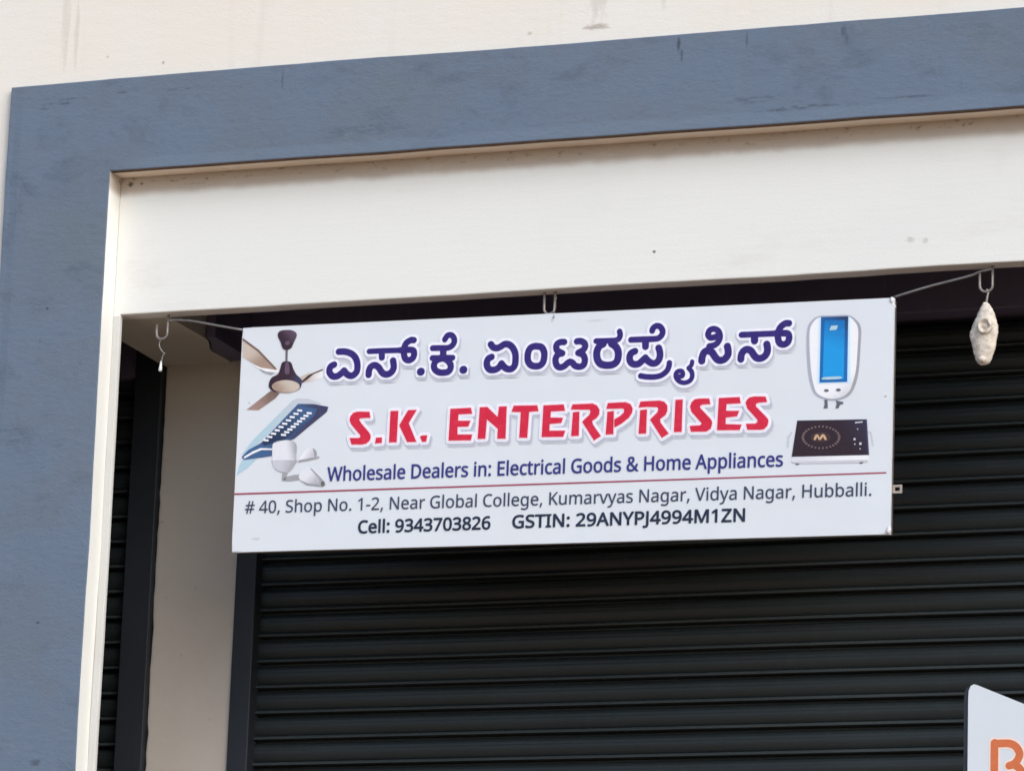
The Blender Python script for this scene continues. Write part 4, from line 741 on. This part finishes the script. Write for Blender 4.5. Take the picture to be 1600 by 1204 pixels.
big = shutter(-0.955, 3.10, -0.6545 + 9 * 0.07315, 0.622, 0.548, 0.030, [(-1.004, -0.942), (3.09, 3.15)], 'wide charcoal roller shutter behind the hanging sign')
part('hood_end_plate', prism([(x + 0.004, y + 0.004) for x, y in NOTCH if y < 0.56] + [(-0.985, 0.5615), (-0.985, 0.292)], 0.002, 0.298), 'hood', big)
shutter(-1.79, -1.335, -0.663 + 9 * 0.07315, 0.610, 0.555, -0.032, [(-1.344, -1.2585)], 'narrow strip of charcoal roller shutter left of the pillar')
# a closing wall behind the left bay's head
part('lintel', boxmesh(-1.79, -1.263, 0.548, 0.5545, 0.06, 0.299), 'hood')


def hook(x, w, drop, y=0.03, r=0.0037, tail=0.0):
    pts = [(x - w / 2, y, 0.006 - tail), (x - w / 2, y, -drop + w / 2)]
    for k in range(1, 9):
        a = math.pi + math.pi * k / 8
        pts.append((x + w / 2 * math.cos(a), y, -drop + w / 2 + w / 2 * math.sin(a)))
    pts.append((x + w / 2, y, 0.006))
    return part('ceiling_hook', tubemesh(pts, r), 'hook', smooth=True)


hook(-1.028, 0.033, 0.068, tail=0.032)
hook(0.0965, 0.030, 0.060)
hook(1.2845, 0.034, 0.068, tail=0.022)

# ------------------------------------------------------------------ the hanging sign
SIGN = Matrix(((0.999923, 0.003865, 0.011815), (-0.003551, 0.999643, -0.026497), (-0.011913, 0.026453, 0.999579))).to_4x4()
W2, H2 = 0.915, 0.310
sign = empty('hanging_shop_sign', (0, 0, 0), 'white rectangular shop sign with purple and red lettering hanging by wires', 'sign')
SIGN.translation = Vector((0.12551, 0.030, -0.37172))
sign.matrix_world = SIGN

bm = bmesh.new()
nx, nz = 60, 22
gv = [[bm.verts.new((-W2 + 2 * W2 * i / nx, 0.0, -H2 + 2 * H2 * j / nz)) for j in range(nz + 1)] for i in range(nx + 1)]
for i in range(nx):
    for j in range(nz):
        bm.faces.new((gv[i][j], gv[i + 1][j], gv[i + 1][j + 1], gv[i][j + 1]))
rim = [e for e in bm.edges if e.is_boundary]
ret = bmesh.ops.extrude_edge_only(bm, edges=rim)
for v in [q for q in ret['geom'] if isinstance(q, bmesh.types.BMVert)]:
    v.co.y += 0.012
bmesh.ops.bevel(bm, geom=[e for e in bm.edges if len(e.link_faces) == 2 and e.calc_face_angle(0) > 1], offset=0.0025, segments=3, affect='EDGES')
bmesh.ops.recalc_face_normals(bm, faces=bm.faces)
flex = obj('flex_face', bm, 'flex', sign)
bm = bmesh.new()
for (x0, x1, z0, z1) in ((-W2 + 0.002, W2 - 0.002, H2 - 0.027, H2 - 0.002), (-W2 + 0.002, W2 - 0.002, -H2 + 0.002, -H2 + 0.027),
                         (-W2 + 0.002, -W2 + 0.027, -H2 + 0.027, H2 - 0.027), (W2 - 0.027, W2 - 0.002, -H2 + 0.027, H2 - 0.027), (-0.0125, 0.0125, -H2 + 0.027, H2 - 0.027)):
    box(bm, x0, x1, 0.0125, 0.0345, z0, z1)
obj('back_frame', bm, 'frame', sign)
bm = boxmesh(-W2 + 0.027, W2 - 0.027, 0.0125, 0.0145, -H2 + 0.027, H2 - 0.027)
obj('back_sheet', bm, 'frame', sign)
# folded corners of the flex
bm = bmesh.new()
for dx, dz, s in ((W2 - 0.006, H2 - 0.008, 0.009), (W2 - 0.001, H2 - 0.022, 0.006), (W2 - 0.005, H2 - 0.036, 0.005)):
    bmesh.ops.create_icosphere(bm, subdivisions=2, radius=s, matrix=Matrix.Translation((dx, 0.004, dz)) @ Matrix.Diagonal((0.8, 0.8, 1.3, 1)))
for v in bm.verts:
    v.co += 0.003 * noise.noise_vector(v.co * 90)
obj('corner_fold', bm, 'edge', sign)
bm = bmesh.new()
bmesh.ops.create_icosphere(bm, subdivisions=2, radius=0.009, matrix=Matrix.Translation((W2 - 0.004, 0.002, -H2 + 0.012)) @ Matrix.Diagonal((0.8, 0.9, 1.3, 1)))
for v in bm.verts:
    v.co += 0.003 * noise.noise_vector(v.co * 80)
obj('corner_fold', bm, 'edge', sign)
# square lug on the right side
bm = bmesh.new()
lx, lz = W2 + 0.013, -0.190
for (x0, x1, z0, z1) in ((-0.013, 0.013, 0.005, 0.011), (-0.013, 0.013, -0.011, -0.005), (-0.013, -0.006, -0.005, 0.005), (0.007, 0.013, -0.005, 0.005)):
    box(bm, lx + x0, lx + x1, 0.016, 0.019, lz + z0, lz + z1)
obj('fixing_lug', bm, 'lug', sign)

# Kannada name
f = Field(-740, 680, 30, 310, 0.8)
for w, pts in KANNADA_STROKES:
    f.stroke(spline(pts, 5), w)
title = printed('kannada_lettering', f.outline(0.0), 'kannada', 6, sign)
printed('letter_shadow', f.outline(10.5, 0.3), 'shadow_soft', 2, title, 5, -9)
printed('letter_shadow', f.outline(7.5, 0.3), 'shadow1', 3, title, 5, -9)
printed('letter_shadow', f.outline(5.0, 0.3), 'shadow2', 4, title, 4, -8)
printed('letter_outline', f.outline(7.6, 0.3), 'outline', 5, title)
# Latin name
for words in (SHOP_NAME_POLYGONS[:5], SHOP_NAME_POLYGONS[5:]):
    f = Field(-660, 640, -110, 120, 0.8)
    for P in words:
        f.contours([P])
    name = printed('shop_name_lettering', f.outline(-0.2), 'red', 6, sign)
    printed('letter_shadow', f.outline(9.0, 0.3), 'shadow1', 2, name, 6.5, -9)
    printed('letter_shadow', f.outline(6.0, 0.3), 'shadow2', 3, name, 6.5, -9)
    printed('letter_outline', f.outline(8.0, 0.3), 'outline', 4, name)
    printed('letter_outline', f.outline(3.4, 0.3), 'outline_pink', 5, name)
# small print
for nm, s, L, R, cap, bold, ink in TEXT_LINES:
    adv = sum(GLYPHS[ch][0] for ch in s)
    last = GLYPHS[s[-1]]
    first = GLYPHS[s[0]]
    l0 = min(p[0] for c in first[1] for p in c) / 1000
    r0 = adv - last[0] + max(p[0] for c in last[1] for p in c) / 1000
    length = math.hypot(R[0] - L[0], R[1] - L[1])
    sx = length / (r0 - l0)
    sy = cap / 0.480
    ux, uy = (R[0] - L[0]) / length, (R[1] - L[1]) / length
    f = Field(L[0] - 12, R[0] + 12, min(L[1], R[1]) - 16, max(L[1], R[1]) + cap + 16, 0.5)
    f.pad = 4
    x = -l0
    for ch in s:
        a, polys = GLYPHS[ch]
        if polys:
            f.contours([[(L[0] + ux * (x + px / 1000) * sx - uy * py / 1000 * sy, L[1] + uy * (x + px / 1000) * sx + ux * py / 1000 * sy) for px, py in c] for c in polys])
        x += a
    printed(nm, f.outline(bold, 0.1), ink, 3, sign)
printed('rule_line', [RULE_LINE], 'rule', 2, sign)
# pictures of the goods: printed product photos whose ink shades from one tone to another
def graded(ink, ink2, p0, p1):
    a = Mat("print_%s_to_%s" % (ink, ink2), srgb(*INK[ink]), 0.42, spec=0.3)
    d = (Vector(p1) - Vector(p0)) / 1000
    L = d.length_squared
    t = a.math('ADD', a.math('MULTIPLY', a.axis(0), d.x / L), a.math('MULTIPLY', a.axis(2), d.y / L))
    t = a.math('SUBTRACT', t, (p0[0] * d.x + p0[1] * d.y) / 1000 / L)
    a.tint(a.ramp(t, 0.0, 1.0), srgb(*INK[ink2]))
    a.tint(a.ramp(a.noise((90, 90, 90), 5, 0.7), 0.45, 0.75), tuple(min(1, v * 1.15 + 0.02) for v in srgb(*INK[ink])), 0.35)
    return a.done()


pic = {}
for th, pt, layer, ink, rnd, polys, grad in PICTURES:
    loops = [[tuple(q) for q in spline(P, rnd + 2, True)] if rnd else [tuple(q) for q in P] for P in polys]
    loops = [[(max(-W2 * 1000 + 2, x), y) for x, y in P] for P in loops]
    if th not in pic:
        e = bpy.data.objects.new(th, None)
        COL.objects.link(e)
        e.parent = sign
        pic[th] = e
    o = printed(pt, loops, ink, layer + 0.5, pic[th])
    if grad:
        o.data.materials[0] = graded(ink, *grad)

# ------------------------------------------------------------------ wires and things hung from the hooks
def wire(name, pts, r, label):
    pts = [Vector(p) for p in pts]
    o0 = pts[0].copy()
    o = obj(name, tubemesh([p - o0 for p in pts], r, 7), 'wire', smooth=True)
    o.location = o0
    o['label'] = label
    o['category'] = 'wire'
    o['group'] = 'wires tying the sign to the hooks'
    return o


p = [(-1.0125, 0.030, -0.012), (-1.003, 0.028, -0.018), (-0.99, 0.03, -0.0155), (-0.955, 0.031, -0.0195), (-0.945, 0.029, -0.0205), (-0.87, 0.031, -0.037), (-0.787, 0.033, -0.055)]
wire('tie_wire', spline(p, 4), 0.0034, 'grey wire tying the sign\'s upper left corner to the ceiling hook')
p = [(1.039, 0.034, -0.067), (1.09, 0.031, -0.055), (1.14, 0.03, -0.0435), (1.20, 0.03, -0.0315), (1.25, 0.029, -0.021), (1.268, 0.027, -0.014), (1.30, 0.03, -0.008)]
wire('tie_wire', spline(p, 4), 0.0034, 'grey wire tying the sign\'s upper right corner to the hook by the chalky charm')
p = [(0.1115, 0.031, -0.022), (0.1165, 0.026, -0.016), (0.112, 0.026, -0.030), (0.110, 0.027, -0.052), (0.114, 0.024, -0.062), (0.113, 0.021, -0.074)]
wire('tie_wire', spline(p, 4), 0.0018, 'short twisted wire on the hook above the middle of the sign')

hang = empty('wire_strand', (-1.028, 0.03, -0.068), 'curled loose wire strand with a white tip hanging from the hook by the pillar', 'wire strand')
p = [(-0.001, 0, 0.004), (-0.0065, 0, -0.012), (-0.004, 0, -0.024), (0.003, 0, -0.034), (0.0095, -0.001, -0.041), (0.012, -0.002, -0.040), (0.006, -0.001, -0.050), (0.004, 0, -0.058), (0.001, 0, -0.072)]
obj('strand', tubemesh([tuple(q) for q in spline(p, 4)], 0.0018, 6), 'wire', hang, smooth=True)
bm = tubemesh([(0.002, 0, -0.062), (0.0015, 0, -0.070), (0.001, 0, -0.080), (0.0005, 0, -0.088), (0.0, 0, -0.0915)], [0.0016, 0.0030, 0.0042, 0.0050, 0.0025], 10)
obj('white_tip', bm, 'bead', hang, smooth=True)

charm = empty('hanging_charm', (1.2845, 0.03, -0.068), 'chalky off white lumpy charm hanging from the hook right of the sign', 'charm')
bm = tubemesh([tuple(q) for q in spline([(0.0, 0, 0.006), (0.006, 0.003, 0.002), (0.004, 0, -0.008), (0.002, 0, -0.02), (0.0, 0, -0.032)], 4)], 0.0032, 8)
obj('wire_loop', bm, 'hook', charm, smooth=True)
# width of the body at each height, read down the charm: centre, half width, half depth
outline = [(430, 352, 388), (455, 338, 408), (480, 322, 425), (520, 305, 441), (560, 290, 455), (620, 265, 472), (670, 245, 479), (705, 234, 480), (740, 233, 475), (790, 246, 466),
           (850, 262, 456), (910, 276, 438), (960, 295, 417), (988, 316, 396), (1002, 343, 368)]
prof = [(-(y - 335) * 0.291e-3, ((a + b) / 2 - 372) * 0.3e-3, (b - a) / 2 * 0.3e-3, min(0.021, (b - a) / 2 * 0.2e-3)) for y, a, b in outline]
dense = spline(prof, 4)
bm = bmesh.new()
rings = []
for z, cx, hw, hd in dense:
    rings.append([bm.verts.new((cx + hw * math.cos(2 * math.pi * k / 28), hd * math.sin(2 * math.pi * k / 28), z)) for k in range(28)])
for a, b in zip(rings, rings[1:]):
    for k in range(28):
        bm.faces.new((a[k], a[(k + 1) % 28], b[(k + 1) % 28], b[k]))
bm.faces.new(rings[0])
bm.faces.new(rings[-1][::-1])
bmesh.ops.recalc_face_normals(bm, faces=bm.faces)
for v in bm.verts:
    v.co += 0.0018 * noise.noise_vector(v.co * 60) + 0.0015 * noise.noise_vector(v.co * 170)
obj('body', bm, 'chalk', charm, smooth=True)
# raised cup on its face and a knob at the foot
bm = bmesh.new()
cx, cz = 0.003, -0.096
ringp = [(0.0205, -0.010), (0.0200, -0.027), (0.0180, -0.0315), (0.0145, -0.0315), (0.0120, -0.0260), (0.0105, -0.0225), (0.0065, -0.0220), (0.0050, -0.0262), (0.0025, -0.0270), (0.0, -0.0235)]
rr = [[bm.verts.new((cx + r * 0.95 * math.cos(2 * math.pi * k / 24), y, cz + r * 1.1 * math.sin(2 * math.pi * k / 24))) for k in range(24)] for r, y in ringp[:-1]]
for a, b in zip(rr, rr[1:]):
    for k in range(24):
        bm.faces.new((a[k], a[(k + 1) % 24], b[(k + 1) % 24], b[k]))
bm.faces.new(rr[-1])
bmesh.ops.recalc_face_normals(bm, faces=bm.faces)
for v in bm.verts:
    v.co += 0.0026 * noise.noise_vector(v.co * 110)
obj('cup', bm, 'chalk', charm, smooth=True)
bm = bmesh.new()
bmesh.ops.create_icosphere(bm, subdivisions=3, radius=0.0095, matrix=Matrix.Translation((-0.006, -0.0150, -0.182)) @ Matrix.Diagonal((1.0, 0.8, 0.85, 1)))
for v in bm.verts:
    v.co += 0.0035 * noise.noise_vector(v.co * 110)
obj('knob', bm, 'chalk', charm, smooth=True)
bm = bmesh.new()
bmesh.ops.create_icosphere(bm, subdivisions=3, radius=0.007, matrix=Matrix.Translation((-0.033, -0.008, -0.121)) @ Matrix.Diagonal((0.9, 0.9, 1.0, 1)))
for v in bm.verts:
    v.co += 0.003 * noise.noise_vector(v.co * 120)
obj('lump', bm, 'chalk', charm, smooth=True)

# ------------------------------------------------------------------ the second board, cut by the picture's edge
bx, by, bz = 1.3166, -0.25, -1.140
brd = empty('slanted_top_board', (bx, by, GZ + 0.30), 'pale board with a slanted top and an orange letter B, on a dark post', 'sign')
z0 = bz - (GZ + 0.30)
def board_outline(grow=0.0):
    c = [(0.0 - grow, z0 - 0.95), (0.0 - grow, z0 - 0.032)]
    c += [(0.001 - grow, z0 - 0.015), (0.006 - grow * 0.7, z0 - 0.003 + grow * 0.5), (0.014, z0 + 0.001 + grow), (0.023, z0 - 0.0015 + grow)]
    c += [(0.56, z0 - 0.2300 + grow), (0.575, z0 - 0.243), (0.58 + grow, z0 - 0.262), (0.58 + grow, z0 - 0.95)]
    return c
def upright(outline, y0, y1):
    bm = bmesh.new()
    a = [bm.verts.new((x, y0, z)) for x, z in outline]
    b = [bm.verts.new((x, y1, z)) for x, z in outline]
    bm.faces.new(a)
    bm.faces.new(b[::-1])
    for i in range(len(a)):
        k = (i + 1) % len(a)
        bm.faces.new((a[k], a[i], b[i], b[k]))
    bmesh.ops.recalc_face_normals(bm, faces=bm.faces)
    return bm
obj('panel', upright(board_outline(), 0.0, 0.004), 'board2', brd)
obj('frame', upright([(x - 0.0115 if x < 0.1 else x, z - (0.004 if z > z0 - 0.5 else 0)) for x, z in board_outline()], 0.0045, 0.022), 'post', brd)
bm = boxmesh(0.045, 0.085, 0.0225, 0.0625, 0.0, z0 - 0.12, bevel=0.003)
obj('post', bm, 'post', brd)
bm = boxmesh(0.48, 0.52, 0.0225, 0.0625, 0.0, z0 - 0.30, bevel=0.003)
obj('post', bm, 'post', brd)
let = bpy.data.objects.new('letter_anchor', None)
f = Field(40, 230, -330, -100, 0.8)
S_ = 1.66 / 16.27 / 0.985
def bp_(x, y):
    return ((x - 400) * S_ * 1.06 + 67.5, -(y - 400) * S_ * 1.02 - 136.5)
f.stroke([bp_(395, 480), bp_(395, 1640)], 19.0)
f.stroke(spline([bp_(395, 500), bp_(560, 497), bp_(740, 505), bp_(880, 580), bp_(965, 740), bp_(920, 890), bp_(830, 985), bp_(735, 1015)], 5), 19.0)
f.stroke(spline([bp_(830, 985), bp_(960, 1080), bp_(1040, 1220), bp_(1040, 1400), bp_(930, 1560), bp_(700, 1640), bp_(395, 1640)], 5), 19.0)
tmp = printed('letter', f.outline(0.0), 'orange', 2, brd)
tmp.location = (0, 0, z0)
o = printed('letter_outline', f.outline(4.5, 0.3), 'orange_glow', 1, tmp)
bpy.data.objects.remove(let)
